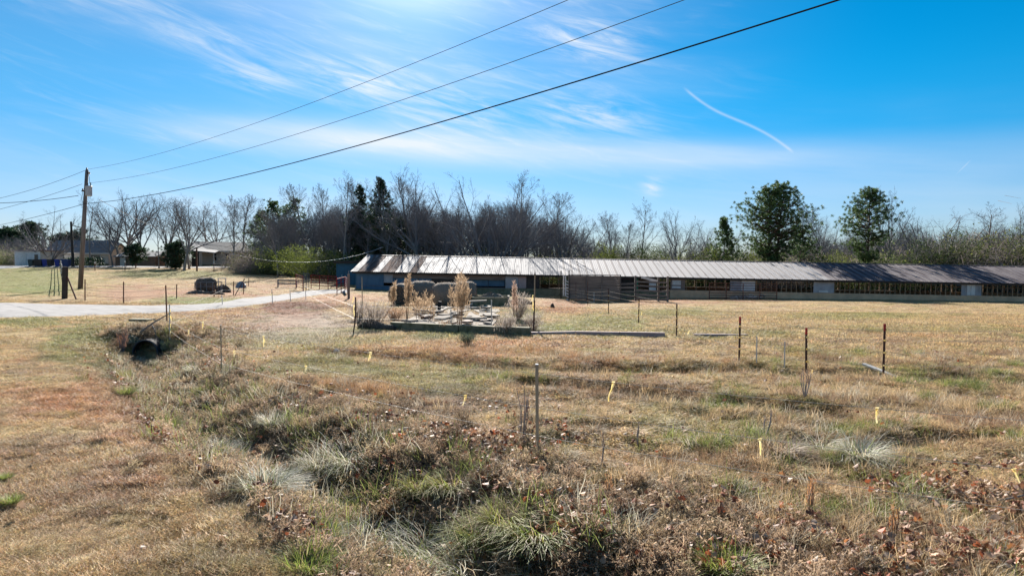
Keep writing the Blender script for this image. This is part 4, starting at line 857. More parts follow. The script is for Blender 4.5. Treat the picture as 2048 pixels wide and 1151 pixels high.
mb = MB(); mb.box(bx(1934), bx(1941.5), OV-.10, OV-.065, .46, TOP-.2); mb.build('door', M['white'], barn); mb = MB(); mb.box(bx(1942), bx(1950), OV-.10, OV-.065, .46, TOP-.2); mb.build('door', M['white'], barn)
mb = MB(); mb.box(bx(1638), bx(1656), OV-.10, OV-.065, .46, .66); mb.build('vent_flap', M['white'], barn)
wf = MB(); wf.box(bx(1344), bx(1361), OV-.10, OV-.065, .95, 1.42); o = wf.build('window', M['white'], barn); p_ = MB()
for a_, b_ in ((1345, 1351.7), (1353, 1360)): p_.box(bx(a_), bx(b_), OV-.115, OV-.101, 1.0, 1.37)  # pale opaque panes stand in for light showing through the window
p_.build('pane', M['paleRod'], o); panel(1344, 1361, .62, .82, 'white', 'vent_flap', y=OV-.11, th=.04)
panel(1240, 1268, .3, TOP-.1, 'darkwood', 'dark_infill'); panel(1298, 1312, .35, 1.35, 'white', 'wall_panel'); panel(1270, 1276, .3, TOP-.12, 'greentarp', 'door', y=OV-.08)  # first one is a plain dark panel filling the bay behind the rails
def studs(a, b, step, m_='stud'):
    sm = MB(); sm.box(-.025, .025, OV-.05, OV+.04, .3, TOP-.1); me_ = sm.mesh('stud', M[m_]); xx = bx(a)
    while xx < min(bx(b), BL_-.4): put('stud', me_, barn, (xx, 0, 0)); xx += step
studs(790, 1008, 2.4, 'darkwood'); studs(1080, 1132, .95); studs(1278, 1338, 1.2, 'darkwood'); studs(1373, 1458, .98); studs(1513, 1626, .5); studs(1670, 1921, .5); studs(1965, 2300, .5)
mb = MB(); mb.box(bx(1373), bx(1458), OV, OV+.04, .78, .83); mb.box(bx(1670), bx(1790), OV+.01, OV+.05, .72, .77); mb.build('nailer_rail', M['stud'], barn)
mb = MB(); mb.tube([(bx(718), OV-.14, .30), (bx(1010), OV-.14, .30)], .03, 5); mb.build('water_pipe', M['steel'], barn)

# teal metal shed behind the left end of the barn
g_ = gd(697, 77); sx0 = at(672, 520, 77)[0]-g_.x; sx1 = at(735, 520, 77)[0]-g_.x; sh = at(697, 521, 77)[2]-g_.z
shed = thing('metal_shed', 'dark teal metal shed with flat roof tucked behind the left end of the barn', 'shed', g_)
mb = MB(); mb.box(sx0+.02, sx1-.02, .02, 6, -.3, sh-.16); mb.build('wall', M['tealwall'], shed)
for i in range(9):
    xx = sx0+.10+i*(sx1-sx0-.2)/9; mb = MB(); mb.box(xx, xx+.05, -.012, .018, .02, sh-.2); mb.build('rib', M['tealwall'], shed)
mb = MB(); mb.box(sx0-.25, sx1+.1, -.35, 6.2, sh-.155, sh-.02); mb.build('roof', M['whiteroof'], shed)
mb = MB(); mb.box(sx0+.62, sx0+.70, -.05, 0, sh-1.9, sh-1.6); mb.build('meter_box', M['white'], shed)
mb = MB(); mb.box(sx0-.24, sx1+.09, -.40, -.352, sh-.30, sh-.03); mb.build('fascia', M['darkwood'], shed)

# board pen in front of the barn and its rail fence
PD = 65.0
pen = thing('board_pen', 'brown wooden board pen wall standing against the barn front', 'pen', gd(1190, PD))
def pl(root, px, D, z): X = (px-1024)/F*D; return Vector((X-root.location.x, D-root.location.y, z-root.location.z))
for a_, b_ in ((1139, 1172), (1174, 1203), (1205, 1240)):
    for j in range(11):
        m1 = MB(); lo = h1((a_-1024)/F*PD, PD)+.06; hi = at(a_, 551.5, PD)[2]; z0 = lo+(hi-lo)*j/11; z1 = lo+(hi-lo)*(j+1)/11-.018
        p0 = pl(pen, a_, PD, z0); p1 = pl(pen, b_, PD, z1); m1.box(p0.x, p1.x, random.uniform(-.008, .008), .045, p0.z-.012*(b_-a_)/30, p1.z-.012*(b_-a_)/30); m1.build('board', M['brownwood'], pen)
for a_ in (1137.5, 1173, 1204, 1241):
    m1 = MB(); p0 = pl(pen, a_, PD-.07, h1((a_-1024)/F*PD, PD)-.1); p1 = pl(pen, a_, PD-.07, at(a_, 549, PD)[2]); m1.obox(p0, p1, .11, .11); m1.build('post', M['wood'], pen)
for a_, b_, yy in ((1137, 1174, 549), (1174, 1241, 549.5)):
    m1 = MB(); m1.obox(pl(pen, a_, PD, at(a_, yy, PD)[2]), pl(pen, b_, PD, at(b_, yy+.6, PD)[2]), .16, .07); m1.build('cap_rail', M['wood'], pen)
# side return of the pen to the barn
m1 = MB(); m1.obox(pl(pen, 1138, PD, -.1), pl(pen, 1138, PD, -.1)+Vector((-.1, 4.6, 0)), .04, .3)
for j in range(9):
    m1 = MB(); lo = h1(5.4, PD)+.1; m1.obox(pl(pen, 1241, PD+.05, lo+j*.25), pl(pen, 1241, PD+.05, lo+j*.25)+Vector((.05, 4.9, 0)), .04, .22); m1.build('side_board', M['brownwood'], pen)
cf = thing('wooden_rail_fence', 'grey wooden corral fence of thick rails joining the right side of the board pen', 'fence', gd(1290, 63))
for a_, D_, tp in ((1271, 64.5, 551), (1317, 63, 554), (1335.5, 62, 552)):
    m1 = MB(); m1.obox(pl(cf, a_, D_, h1((a_-1024)/F*D_, D_)-.1), pl(cf, a_, D_, at(a_, tp, D_)[2]), .17, .17); m1.build('post', M['wood'], cf)
for a_, b_, ya, yb in ((1240, 1271, 568, 567), (1240, 1271, 575, 575), (1240, 1271, 583, 584), (1240, 1271, 592, 593), (1272, 1335, 563, 565), (1272, 1335, 571, 574), (1272, 1335, 580, 583), (1272, 1335, 589, 592), (1272, 1335, 596, 600)):
    m1 = MB(); m1.obox(pl(cf, a_, 64.4, at(a_, ya, 64.4)[2]), pl(cf, b_, 62 if b_ > 1300 else 64.4, at(b_, yb, 62 if b_ > 1300 else 64.4)[2]), .05, .17); m1.build('rail', M['wood'], cf)
bp_ = thing('leaning_plank', 'pale plank propped across the top of the rail fence beside the barn eave', 'plank', gd(1296, 65.4))
m1 = MB(); m1.obox(pl(bp_, 1283, 65, at(1283, 554, 65)[2]), pl(bp_, 1315, 65, at(1315, 562, 65)[2]), .05, .22); m1.build('plank_board', M['paleRod'], bp_)
lg = thing('loading_gate', 'white slatted loading gate seen edge on between two tall thin posts', 'gate', gd(1130, 65))
for a_, tp in ((1122, 541), (1138, 540)):
    m1 = MB(); D_ = 66 if a_ < 1130 else 63.5; m1.tube([pl(lg, a_, D_, h1((a_-1024)/F*D_, D_)-.1), pl(lg, a_, D_, at(a_, tp, D_)[2])], .05, 6); m1.build('post', M['darkwood'], lg)
for a_, D_ in ((1127, 65.4), (1131, 64.8)):
    m1 = MB(); m1.obox(pl(lg, a_, D_, at(a_, 592, D_)[2]), pl(lg, a_, D_, at(a_, 551, D_)[2]), .12, .05); m1.build('upright', M['white'], lg)
for j in range(7):
    m1 = MB(); yy = 562+j*6; m1.obox(pl(lg, 1133, 64.4, at(1133, yy, 64.4)[2]), pl(lg, 1138, 63.6, at(1138, yy+2.5, 63.6)[2]), .04, .10); m1.build('slat', M['white'], lg)

# ------------------------------------------------------------------ tubular panels and gates
def tube_panel(name, label, cat, A, B, hgt, nr, m_, r=.035, legs=2, group=None, z0=.35):
    A = Vector(A); B = Vector(B); o = thing(name, label, cat, (A+B)/2, 0, group); a_ = A-o.location; b_ = B-o.location
    for k_ in range(legs):
        p = a_.lerp(b_, k_/(legs-1)); q = MB(); q.tube([p+Vector((0, 0, -.1)), p+Vector((0, 0, hgt))], r*1.2, 6); q.build('upright', M[m_], o)
    for j in range(nr):
        zz = z0+(hgt-.04-z0)*j/(nr-1); q = MB(); q.tube([a_+Vector((0, 0, zz)), b_+Vector((0, 0, zz))], r, 6); q.build('rail', M[m_], o)
    return o
tube_panel('corral_panel', 'long red tubular corral panel behind the gravel drive', 'gate', gd(622, 66), gd(673, 66), 1.35, 5, 'redpaint', legs=4, group='red gates at the drive end')
tube_panel('farm_gate', 'red tubular gate swung open at the left of the drive end', 'gate', gp(592, 578), gp(606, 584), 1.45, 6, 'redpaint', .03, 2, 'red gates at the drive end')
tube_panel('farm_gate', 'galvanised silver gate leaf standing beside the red gate post', 'gate', gp(607, 582), gp(618, 580), 1.6, 7, 'alu', .025, 3, 'red gates at the drive end')
tube_panel('farm_gate', 'short red gate angled to the barn at the right of the drive end', 'gate', gp(674, 589), gp(690, 582), 1.4, 5, 'redpaint', .035, 3, 'red gates at the drive end')
tube_panel('farm_gate', 'narrow red gate panel right behind the brown wooden post', 'gate', gp(690, 583), gp(695, 588), 1.45, 7, 'redpaint', .03, 2, 'red gates at the drive end')
tube_panel('pipe_barrier', 'low silver pipe barrier running left from the red gate', 'barrier', gp(556, 574), gp(593, 575), .75, 2, 'steel', .06, 2)
for px_, tp, bs, lab in ((697.5, 548, 597, 'tall brown wooden post at the right end of the red gates'),):
    g_ = gp(px_, bs); o = thing('wooden_post', lab, 'post', g_); q = MB(); q.tube([(0, 0, -.1), (0, 0, at(px_, tp, g_.y)[2]-g_.z)], .10, 8); q.build('shaft', M['pole'], o); q = MB(); q.tube([(0, 0, at(px_, tp, g_.y)[2]-g_.z), (0, 0, at(px_, tp-7, g_.y)[2]-g_.z)], .03, 5); q.build('pin', M['steel'], o)
p3 = tube_panel('corral_panel', 'brown rusty tubular pen panel standing alone in front of the barn', 'gate', gd(1419, 66), gd(1554, 66), 1.62, 7, 'rust', legs=5, z0=.2)
dp = thing('scrap_pile', 'pile of pale twisted scrap metal and white sticks inside the rusty pen panel', 'scrap pile', gd(1487, 67))
for i in range(46):
    q = MB(); a_ = Vector((random.uniform(-1.5, 1.5), random.uniform(-.5, .5), random.uniform(.02, .35))); th = random.uniform(-.6, .6); L = random.uniform(.3, 1.1)
    q.tube([a_, a_+Vector((math.cos(th)*L/2, random.uniform(-.2, .2), random.uniform(-.1, .2))), a_+Vector((math.cos(th)*L, random.uniform(-.2, .2), random.uniform(-.1, .1)))], random.uniform(.02, .05), 4); q.build('stick', M[random.choice(['paleRod', 'white', 'steel', 'wood'])], dp)

# ------------------------------------------------------------------ hay bales
def bale(px, D, r, L, rz, label, hay='hay', sag=.12, group='round hay bales on the slab', seed=0):
    g_ = gd(px, D); o = thing('hay_bale', label, 'hay bale', g_, rz, group); n1_, n2_ = 36, 12; vs_ = []; r_ = np.random.default_rng(seed+900)
    for i in range(n2_+1):
        f_ = i/n2_; xx = (f_-.5)*L; re = r*(1-.20*abs(2*f_-1)**4)
        for k_ in range(n1_):
            a_ = 2*math.pi*k_/n1_; rr = re*(1+.05*(vnoise(np.array([k_*.4+seed]), np.array([f_*5.]), 5)[0]-.5)*2+r_.normal(0, .012)); zz = math.sin(a_)*rr; zz = zz*(1-sag*.5)+r*(1-sag*.5) ; zz = max(zz, .0+.02*r_.uniform()) if zz > .12 else zz*.4
            vs_.append((xx+r_.normal(0, .012), math.cos(a_)*rr*(1+sag*.35*(1-math.sin(a_))), zz))
    fs = [(i*n1_+k_, i*n1_+(k_+1) % n1_, (i+1)*n1_+(k_+1) % n1_, (i+1)*n1_+k_) for i in range(n2_) for k_ in range(n1_)]
    q = MB(); q.add(vs_, fs); q.build('rolled_body', M[hay], o, True)
    for s_, i0 in ((-1, 0), (1, n2_)):     # end faces wound in rings
        q = MB(); c = Vector((s_*L/2, 0, r*.93)); rings = [[Vector(vs_[i0*n1_+k_]).lerp(c, f_)+Vector((s_*(.05 if j % 2 else .0)+s_*f_*.03, 0, 0)) for k_ in range(n1_)] for j, f_ in enumerate((0, .12, .24, .36, .48, .6, .72, .84, .96))]
        flatv = [v_ for rg in rings for v_ in rg]; q.add(flatv, [(j*n1_+k_, j*n1_+(k_+1) % n1_, (j+1)*n1_+(k_+1) % n1_, (j+1)*n1_+k_)[::s_] for j in range(8) for k_ in range(n1_)]); q.build('end_face', M['hayd'], o)
    P_ = []; D_ = []      # loose straw
    for i in range(420):
        v_ = vs_[r_.integers(0, len(vs_))]
        if v_[2] > .1: P_.append(v_); D_.append((r_.normal(), v_[1]/r+r_.normal(0, .5), (v_[2]-r)/r+r_.normal(0, .4)))
    P_ = np.array(P_); D_ = np.array(D_); D_ /= np.linalg.norm(D_, axis=1)[:, None]; V, Fq, S2 = cards(P_, D_, np.full(len(P_), .09), np.full(len(P_), .012), np.ones(len(P_)))
    put('loose_straw', np_mesh('loose_straw', V, Fq, M['haystraw']), o); return o
M['haystraw'] = mat('straw_strands', (.42, .35, .28), (.22, .17, .13), 5, .9, trans=.3)
bale(803, 42.5, .72, 1.3, R(78), 'leftmost round hay bale showing its dark end among the dead weeds', seed=1)
bale(846, 43.5, .80, 1.45, R(25), 'middle round hay bale with loose stalks on its top', seed=2)
bale(895, 40.8, .76, 1.5, R(-4), 'round hay bale right of the middle one, behind the tan feathery weed', seed=3)
bale(930, 42.6, .80, 1.3, R(8), 'rightmost round hay bale, with pale fraying top by the concrete trough', seed=4)
g_ = gp(424, 584)
bale(412, g_.y, .66, 1.25, R(10), 'old dark rotting hay bale inside a ring feeder on the far field', 'hayd', .3, 'x', 5)['group'] = 'old hay by the feeder'
rf = thing('ring_feeder', 'pale metal ring feeder standing round the rotting hay bale', 'feeder', gp(430, 585))
for z_ in (.15, .62, 1.05):
    q = MB(); q.tube([(1.0*math.cos(a_*math.pi/14)-.5, .85*math.sin(a_*math.pi/14), z_*.8) for a_ in range(29)], .018, 5, False); q.build('hoop', M['steel'], rf)
for k_ in range(14):
    a_ = k_*math.pi/7; q = MB(); q.tube([(1.0*math.cos(a_)-.5, .85*math.sin(a_), -.05), (1.0*math.cos(a_)-.5, .85*math.sin(a_), .84)], .02, 5); q.build('bar', M['steel'], rf)
fr = thing('hay_rack', 'small pale wooden rack frame beside the rotting hay bale', 'rack', gp(443, 583))
for x_ in (-.25, .35): 
    q = MB(); q.obox((x_, 0, -.05), (x_, 0, 1.1), .06, .06); q.build('upright', M['paleRod'], fr)
q = MB(); q.obox((-.3, 0, 1.08), (.4, 0, 1.08), .07, .07); q.build('crossbar', M['paleRod'], fr)
def lump(loc, sx_, sy_, sz_, m_, label, name, cat, seed=0, group=None):
    r_ = np.random.default_rng(seed); n1_, n2_ = 20, 9; q = MB(); vs_ = []
    for i in range(n2_+1):
        th = (i/n2_)*math.pi/2
        for k_ in range(n1_):
            a_ = 2*math.pi*k_/n1_; f_ = 1+r_.normal(0, .11); vs_.append((math.cos(a_)*math.cos(th)*sx_*f_, math.sin(a_)*math.cos(th)*sy_*f_, math.sin(th)*sz_*(1+r_.normal(0, .08))-.05))
    q.add(vs_, [(i*n1_+k_, i*n1_+(k_+1) % n1_, (i+1)*n1_+(k_+1) % n1_, (i+1)*n1_+k_) for i in range(n2_) for k_ in range(n1_)]); o = q.build(name, M[m_], None, False, loc)
    return tag(o, label, cat, group)
lump(gp(396, 587), .9, .5, .3, 'hayd', 'low dark heap of trampled hay left of the ring feeder', 'hay_heap', 'hay heap', 1)
lump(gp(428, 588), .8, .4, .28, 'hayd', 'small dark heap of hay in front of the ring feeder', 'hay_heap', 'hay heap', 2)
lump(gp(446, 584), .6, .4, .6, 'hayd', 'dark hay clump at the foot of the pale rack', 'hay_heap', 'hay heap', 3)
lump(gp(482, 575), .45, .4, .6, 'bluetank', 'grey-blue plastic tub behind the leaning brace on the far field', 'plastic_tub', 'tub', 4)

# ------------------------------------------------------------------ slab, kerb, log, trough
slab = thing('broken_slab', 'pale broken concrete slab littered with debris in the barnyard', 'concrete slab', gp(900, 632))
q = [gp(*p) for p in SLABP]; A0, A1, B0, B1 = gp(803, 654), gp(996, 654), gp(868, 612), gp(985, 612)
nx_, ny_ = 7, 6
for i in range(nx_):
    for j in range(ny_):
        if random.random() < .2: continue
        def cn(a_, b_):
            p = A0.lerp(A1, a_).lerp(B0.lerp(B1, a_), b_); return p
        g2 = .012; c4 = [cn((i+g2*3)/nx_, (j+g2*3)/ny_), cn((i+1-g2*3)/nx_, (j+g2*3)/ny_), cn((i+1-g2*3)/nx_, (j+1-g2*3)/ny_), cn((i+g2*3)/nx_, (j+1-g2*3)/ny_)]
        zt = random.uniform(.015, .06); c4 = [p+Vector((random.uniform(-.3, .3), random.uniform(-.7, .7), 0)) for p in c4]; mb = MB()
        vs_ = [(p.x-slab.location.x, p.y-slab.location.y, h1(p.x, p.y)-slab.location.z-.15) for p in c4]; vt = [(a_, b_, c_+.15+zt+random.uniform(-.012, .012)) for a_, b_, c_ in vs_]
        mb.add(vs_+vt, [(0, 3, 2, 1), (4, 5, 6, 7), (0, 1, 5, 4), (1, 2, 6, 5), (2, 3, 7, 6), (3, 0, 4, 7)]); mb.build('slab_piece', M['concrete'], slab)
# debris on the slab: flat pale fragments
for i in range(22):
    px_ = random.uniform(815, 990); py_ = random.uniform(616, 652); g_ = gp(px_, py_); mb = MB(); n_ = 6
    L = random.uniform(.3, .9); vs_ = [(math.cos(k_*math.pi/3)*L*random.uniform(.6, 1.1), math.sin(k_*math.pi/3)*L*.5*random.uniform(.6, 1.1), 0) for k_ in range(n_)]
    mb.add(vs_+[(a_, b_, .05+random.uniform(0, .05)) for a_, b_, _ in vs_], [tuple(range(n_-1, -1, -1)), tuple(range(n_, 2*n_))]+[(k_, (k_+1) % n_, n_+(k_+1) % n_, n_+k_) for k_ in range(n_)])
    o = mb.build('concrete_fragment', M['concrete'] if i % 3 else M['brownwood'], None, False, (g_.x, g_.y, g_.z+.07)); o.rotation_euler = (random.uniform(-.06, .1), random.uniform(-.08, .08), random.uniform(0, 6.28)); tag(o, 'flat %s fragment lying loose on the %s of the broken slab' % ('pale' if i % 3 else 'brown', 'left half' if px_ < 900 else 'right half'), 'rubble', 'loose fragments on the slab')
kerb = thing('concrete_kerb', 'mossy concrete kerb along the near edge of the slab', 'kerb', gp(915, 664))
KP = [(784, 657), (850, 660), (920, 663.5), (990, 666.5), (1060, 669)]
for a_, b_ in zip(KP[:-1], KP[1:]):
    A_, B_ = gp(*a_)-kerb.location, gp(*b_)-kerb.location; mb = MB(); A_.z += .08; B_.z += .08; d_ = (B_-A_)*.006; mb.obox(A_+d_, B_-d_, .28, .36); mb.build('kerb_block', M['kerb'], kerb)
tk = thing('edging_timber', 'long pale timber edging lying in the grass right of the slab', 'timber', gp(1240, 669))
TK = [(1062, 669), (1150, 668), (1240, 669.5), (1330, 671)]
for a_, b_ in zip(TK[:-1], TK[1:]):
    A_, B_ = gp(*a_)-tk.location, gp(*b_)-tk.location; mb = MB(); A_.z += .03; B_.z += .03; d_ = (B_-A_)*.004; mb.obox(A_+d_, B_-d_, .16, .16); mb.build('timber_length', M['plyred'], tk)
g_ = gp(1440, 671); tk2 = thing('edging_timber', 'short pale timber lying right of the second brown fence post', 'timber', g_); mb = MB(); mb.obox((-.9, 0, .03), (.9, -.1, .02), .14, .10); mb.build('timber_length', M['plyred'], tk2)
lo_ = thing('fallen_log', 'black rotting log with a pointed broken end beside the kerb', 'log', gp(752, 655))
A_ = gp(722, 653)-lo_.location; B_ = gp(790, 660)-lo_.location; mb = MB()
pts_ = [A_.lerp(B_, f_)+Vector((0, 0, .13+.05*math.sin(f_*7)-.08*f_)) for f_ in np.linspace(0, 1, 9)]; mb.tube(pts_, [.20, .24, .22, .2, .19, .2, .16, .15, .08], 9); mb.build('trunk', M['log'], lo_, True)
mb = MB(); mb.tube([pts_[0]+Vector((.05, 0, 0)), pts_[0]+Vector((.0, 0, .25)), pts_[0]+Vector((-.06, 0, .48))], [.16, .09, .01], 6); mb.build('snag', M['log'], lo_, True)
tr = thing('concrete_trough', 'long dark concrete feed trough heaped with old hay beside the bales', 'trough', gp(983, 613))
x0, x1 = pl(tr, 948, tr.location.y, 0).x, pl(tr, 1015, tr.location.y, 0).x
mb = MB(); mb.box(x0, x1, 0, .12, -.1, .55); mb.build('front_wall', M['kerb'], tr); mb = MB(); mb.box(x0, x1, 1.3, 1.42, -.1, .6); mb.build('back_wall', M['kerb'], tr)
mb = MB(); mb.box(x0-.12, x0-.003, 0, 1.42, -.1, .57); mb.build('end_wall', M['kerb'], tr); mb = MB(); mb.box(x1+.003, x1+.12, 0, 1.42, -.1, .62); mb.build('end_wall', M['concrete'], tr)
lump((tr.location.x+(x0+x1)/2, tr.location.y+.7, tr.location.z+.2), (x1-x0)*.47, .5, .62, 'hay', 'heap of weathered hay filling the concrete trough', 'hay_heap', 'hay heap', 7)
tb_ = thing('stone_bench', 'low pale slab table propped on stones in front of the trough', 'slab table', gp(957, 616))
mb = MB(); mb.obox((-.5, 0, .38), (.45, 0, .42), .5, .07); mb.build('top', M['concrete'], tb_)
for x_, z_ in ((-.4, .34), (.35, .38)): mb = MB(); mb.obox((x_, 0, -.05), (x_, 0, z_), .14, .3); mb.build('leg', M['kerb'], tb_)
mb = MB(); mb.obox((-.95, -.2, 0), (-.3, -.25, .28), .12, .05); o = mb.build('loose_board', M['white'], None, False, tuple(tb_.location)); tag(o, 'white board leaning against the slab table', 'board')
g_ = gp(787, 606); bt = thing('white_bucket', 'small white bucket left of the hay bales', 'bucket', g_); mb = MB(); mb.lathe([(.12, 0), (.15, .36), (.16, .37)], 14); mb.build('body', M['white'], bt); mb = MB(); mb.tube([(.16*math.cos(a_), 0, .36+.12*math.sin(a_)) for a_ in np.linspace(0, math.pi, 9)], .008, 4); mb.build('handle', M['steel'], bt)
g_ = gp(1105, 616); st = lump(g_, .14, .14, .32, 'log', 'dark stump sticking up from the red clay right of the slab', 'stump', 'stump', 9)
g_ = gp(1040, 607); lump(g_, 1.0, .5, .45, 'hayd', 'low dark heap of soil and hay right of the trough', 'hay_heap', 'hay heap', 10)
g_ = gp(878, 621); bl_ = thing('dark_block', 'small dark block standing on the far edge of the slab', 'block', (g_.x, g_.y, g_.z+.1)); mb = MB(); mb.obox((0, 0, -.05), (.06, 0, .38), .16, .2); mb.build('block_body', M['rubber'], bl_)

# ------------------------------------------------------------------ fences
def fence_wires(root, posts, heights, m_, r=.006, sagk=.03):
    for hh_ in heights:
        for (a_, b_) in zip(posts[:-1], posts[1:]):
            A_ = Vector(a_)+Vector((0, 0, hh_))-root.location; B_ = Vector(b_)+Vector((0, 0, hh_))-root.location; L = (B_-A_).length
            mb = MB(); mb.tube([A_.lerp(B_, f_)-Vector((0, 0, 4*sagk*f_*(1-f_)*min(1, L/8))) for f_ in np.linspace(0, 1, 9)], r, 4, False); mb.build('wire', m_, root)
def ribbon(root, p, L, seed=0, w_=.035):
    w_ *= .34; L *= .72
    r_ = random.Random(seed); mb = MB(); p = Vector(p)-root.location; d_ = Vector((r_.uniform(-.25, .25), r_.uniform(-.2, .2), -1)).normalized(); pts_ = [p]
    for i in range(6): pts_.append(pts_[-1]+d_*L/6); d_ = (d_+Vector((r_.gauss(0, .12), r_.gauss(0, .12), 0))).normalized()
    for off in (0, 1):
        vs_ = []
        for i, q_ in enumerate(pts_[:7-off*2]):
            a_ = r_.uniform(-.5, .5)+off; sd = Vector((math.cos(a_), math.sin(a_), 0))*w_/2; vs_ += [q_-sd+Vector((off*.02, off*.01, 0)), q_+sd+Vector((off*.02, off*.01, 0))]
        mb.add(vs_, [(2*i, 2*i+1, 2*i+3, 2*i+2) for i in range(len(vs_)//2-1)])
    mb.add([p+Vector((-.012, 0, .012)), p+Vector((.012, 0, .014)), p+Vector((.01, 0, -.02)), p+Vector((-.01, 0, -.02))], [(0, 1, 2, 3)]); mb.add([p+Vector((-.03, .01, .0)), p+Vector((.03, .01, .012)), p+Vector((.02, .01, -.01))], [(0, 1, 2)])
    mb.build('ribbon', M['ribbon'], root)
def fwall(p0, p1, f_, h_): q_ = Vector(p0).lerp(Vector(p1), f_); return q_+Vector((0, 0, h_))
P0 = gp(340, 678); P1 = gp(443, 750); P2 = gp(1075, 915); P3 = Vector((4.95, 5.75, h1(4.95, 5.75)))
nf = thing('electric_fence', 'near electric fence of thin rods, pale wires and yellow ribbons beside the ditch', 'fence', P1)
for p, hh_, m_, r_ in ((P0, 1.15, 'paleRod', .018), (P1, 1.17, 'rod', .016), (P2, 1.19, 'rod', .020), (P3, 1.19, 'rod', .02)):
    q = MB(); q.tube([p-nf.location+Vector((0, 0, -.2)), p-nf.location+Vector((-.01 if p is P2 else 0, 0, hh_))], r_, 8); o = q.build('rod', M[m_], nf)
    q = MB(); q.tube([p-nf.location+Vector((-.01 if p is P2 else 0, 0, hh_)), p-nf.location+Vector((-.01 if p is P2 else 0, 0, hh_+.015))], r_*1.15, 8); q.build('cap', M['white'], o)
fence_wires(nf, [P0, P1, P2, P3], (.28, .64, 1.08), M['wire'], .0034, .05)
for a_, b_, f_, hh_, L in ((P0, P1, .72, 1.06, .24), (P1, P2, .0, 0, 0), (P1, P2, .22, 1.05, .30), (P1, P2, .62, 1.04, .20), (P1, P2, .07, .63, .17), (P1, P2, .40, .60, .16), (P1, P2, .86, .62, .20), (P2, P3, .19, 1.06, .34), (P2, P3, .50, .60, .24), (P2, P3, .70, 1.05, .20), (P2, P3, .90, .62, .16), (P0, P1, .45, .63, .2)):
    if L: ribbon(nf, fwall(a_, b_, f_, hh_), L, int(f_*1000), .042 if b_ is P3 else .04)
for z_, s_ in ((1.0, 1), (.78, 2), (.5, 3), (.25, 4)): ribbon(nf, P0+Vector((.02, -.02, z_)), .26, s_, .05)
TP = [(1766, 647, 757, 1), (1612, 655, 750, 1), (1478, 633, 722, 1), (1353, 607, 672, 0), (1277, 595, 646, 0), (1217, 576, 626, 0), (1175, 563, 609, 0), (1152, 564, 604, 0)]
tf = thing('steel_post_fence', 'electric fence of dark steel posts with red tips receding across the field', 'fence', gp(1353, 672)); tps = []
def tpost(root, px, top, base, red, D=None):
    g_ = gp(px, base) if D is None else gd(px, D); hh_ = at(px, top, g_.y)[2]-g_.z; l_ = g_-root.location; lean = Vector((random.uniform(-.02, .03), 0, 0))
    mb = MB(); mb.obox(l_+Vector((0, 0, -.2)), l_+Vector((0, 0, hh_-(.16 if red else 0)))+lean, .045, .008); mb.obox(l_+Vector((0, -.018, -.2)), l_+Vector((0, -.018, hh_-(.16 if red else 0)))+lean, .010, .036, (1, 0, 0))
    for k_ in range(int(hh_/.09)): mb.box(l_.x-.012+lean.x*k_*.09/hh_, l_.x+.012+lean.x*k_*.09/hh_, l_.y-.048, l_.y-.0375, l_.z+.05+k_*.09, l_.z+.075+k_*.09)
    o = mb.build('steel_post', M['post'], root)
    if red: mb = MB(); mb.obox(l_+Vector((0, 0, hh_-.159))+lean, l_+Vector((0, 0, hh_))+lean, .048, .012); mb.obox(l_+Vector((0, -.02, hh_-.159))+lean, l_+Vector((0, -.02, hh_))+lean, .014, .04, (1, 0, 0)); mb.build('red_tip', M['redtip'], o)
    for z_ in (.33, .62, .90): mb = MB(); mb.box(l_.x-.03, l_.x+.03, l_.y-.075, l_.y-.05, l_.z+z_-.015, l_.z+z_+.015); mb.build('insulator', M['ribbon'], o)
    return g_
for px_, tp, bs, rd in TP: tps.append(tpost(tf, px_, tp, bs, rd))
tpe = gd(2330, 14.2); q = MB(); q.obox(tpe-tf.location, tpe-tf.location+Vector((0, 0, 1.2)), .05, .03); q.build('steel_post', M['post'], tf)
fence_wires(tf, [tpe]+tps, (.33, .62, .90, 1.12), M['wire'], .004, .04)
for px_, tp, bs in ((1513, 672, 728), (1569, 682, 737)):
    g_ = gp(px_, bs); l_ = g_-tf.location; q = MB(); q.tube([l_+Vector((0, 0, -.1)), l_+Vector((0, 0, at(px_, tp, g_.y)[2]-g_.z))], .014, 6); q.build('rod', M['paleRod'], tf)
for a_, b_, f_, hh_ in ((tps[3], tps[2], .25, .33), (tps[4], tps[3], .1, .5), (tps[1], tps[0], .08, .12)): ribbon(tf, fwall(a_, b_, f_, hh_), .18, int(f_*999), .06)
# middle fence line from the culvert along the dirt to the slab
mf = thing('barnyard_fence', 'thin post and wire fence with pale ribbons between the gravel drive and the barnyard', 'fence', gp(545, 607)); mps = []
for px_, tp, bs in ((334, 570, 642), (445, 590, 612), (545, 578, 607), (581, 578, 602), (612, 574, 600)):
    g_ = gp(px_, bs); l_ = g_-mf.location; q = MB(); q.tube([l_+Vector((0, 0, -.1)), l_+Vector((-.03, 0, at(px_, tp, g_.y)[2]-g_.z))], .03 if px_ < 400 else .025, 6); q.build('post', M['rust'] if px_ < 400 else M['paleRod'], mf); mps.append(g_)
g7 = gp(710, 664); g8 = gp(1067, 663); mps2 = [g7, g8]
q = MB(); l_ = g7-mf.location; q.tube([l_+Vector((-.08, 0, -.1)), l_+Vector((0, 0, .35)), l_+Vector((.03, 0, .9)), l_+Vector((.03, 0, 1.3))], .028, 6); q.build('crooked_post', M['post'], mf)
q = MB(); l_ = g7-mf.location+Vector((-.05, 1.5, 0)); q.tube([l_, l_+Vector((-.01, 0, 2.0))], .018, 6); q.build('rod', M['rod'], mf)
q = MB(); l_ = g8-mf.location; q.tube([l_+Vector((0, 0, -.1)), l_+Vector((.03, 0, at(1068, 600, g8.y)[2]-g8.z))], .032, 6); q.build('post', M['post'], mf)
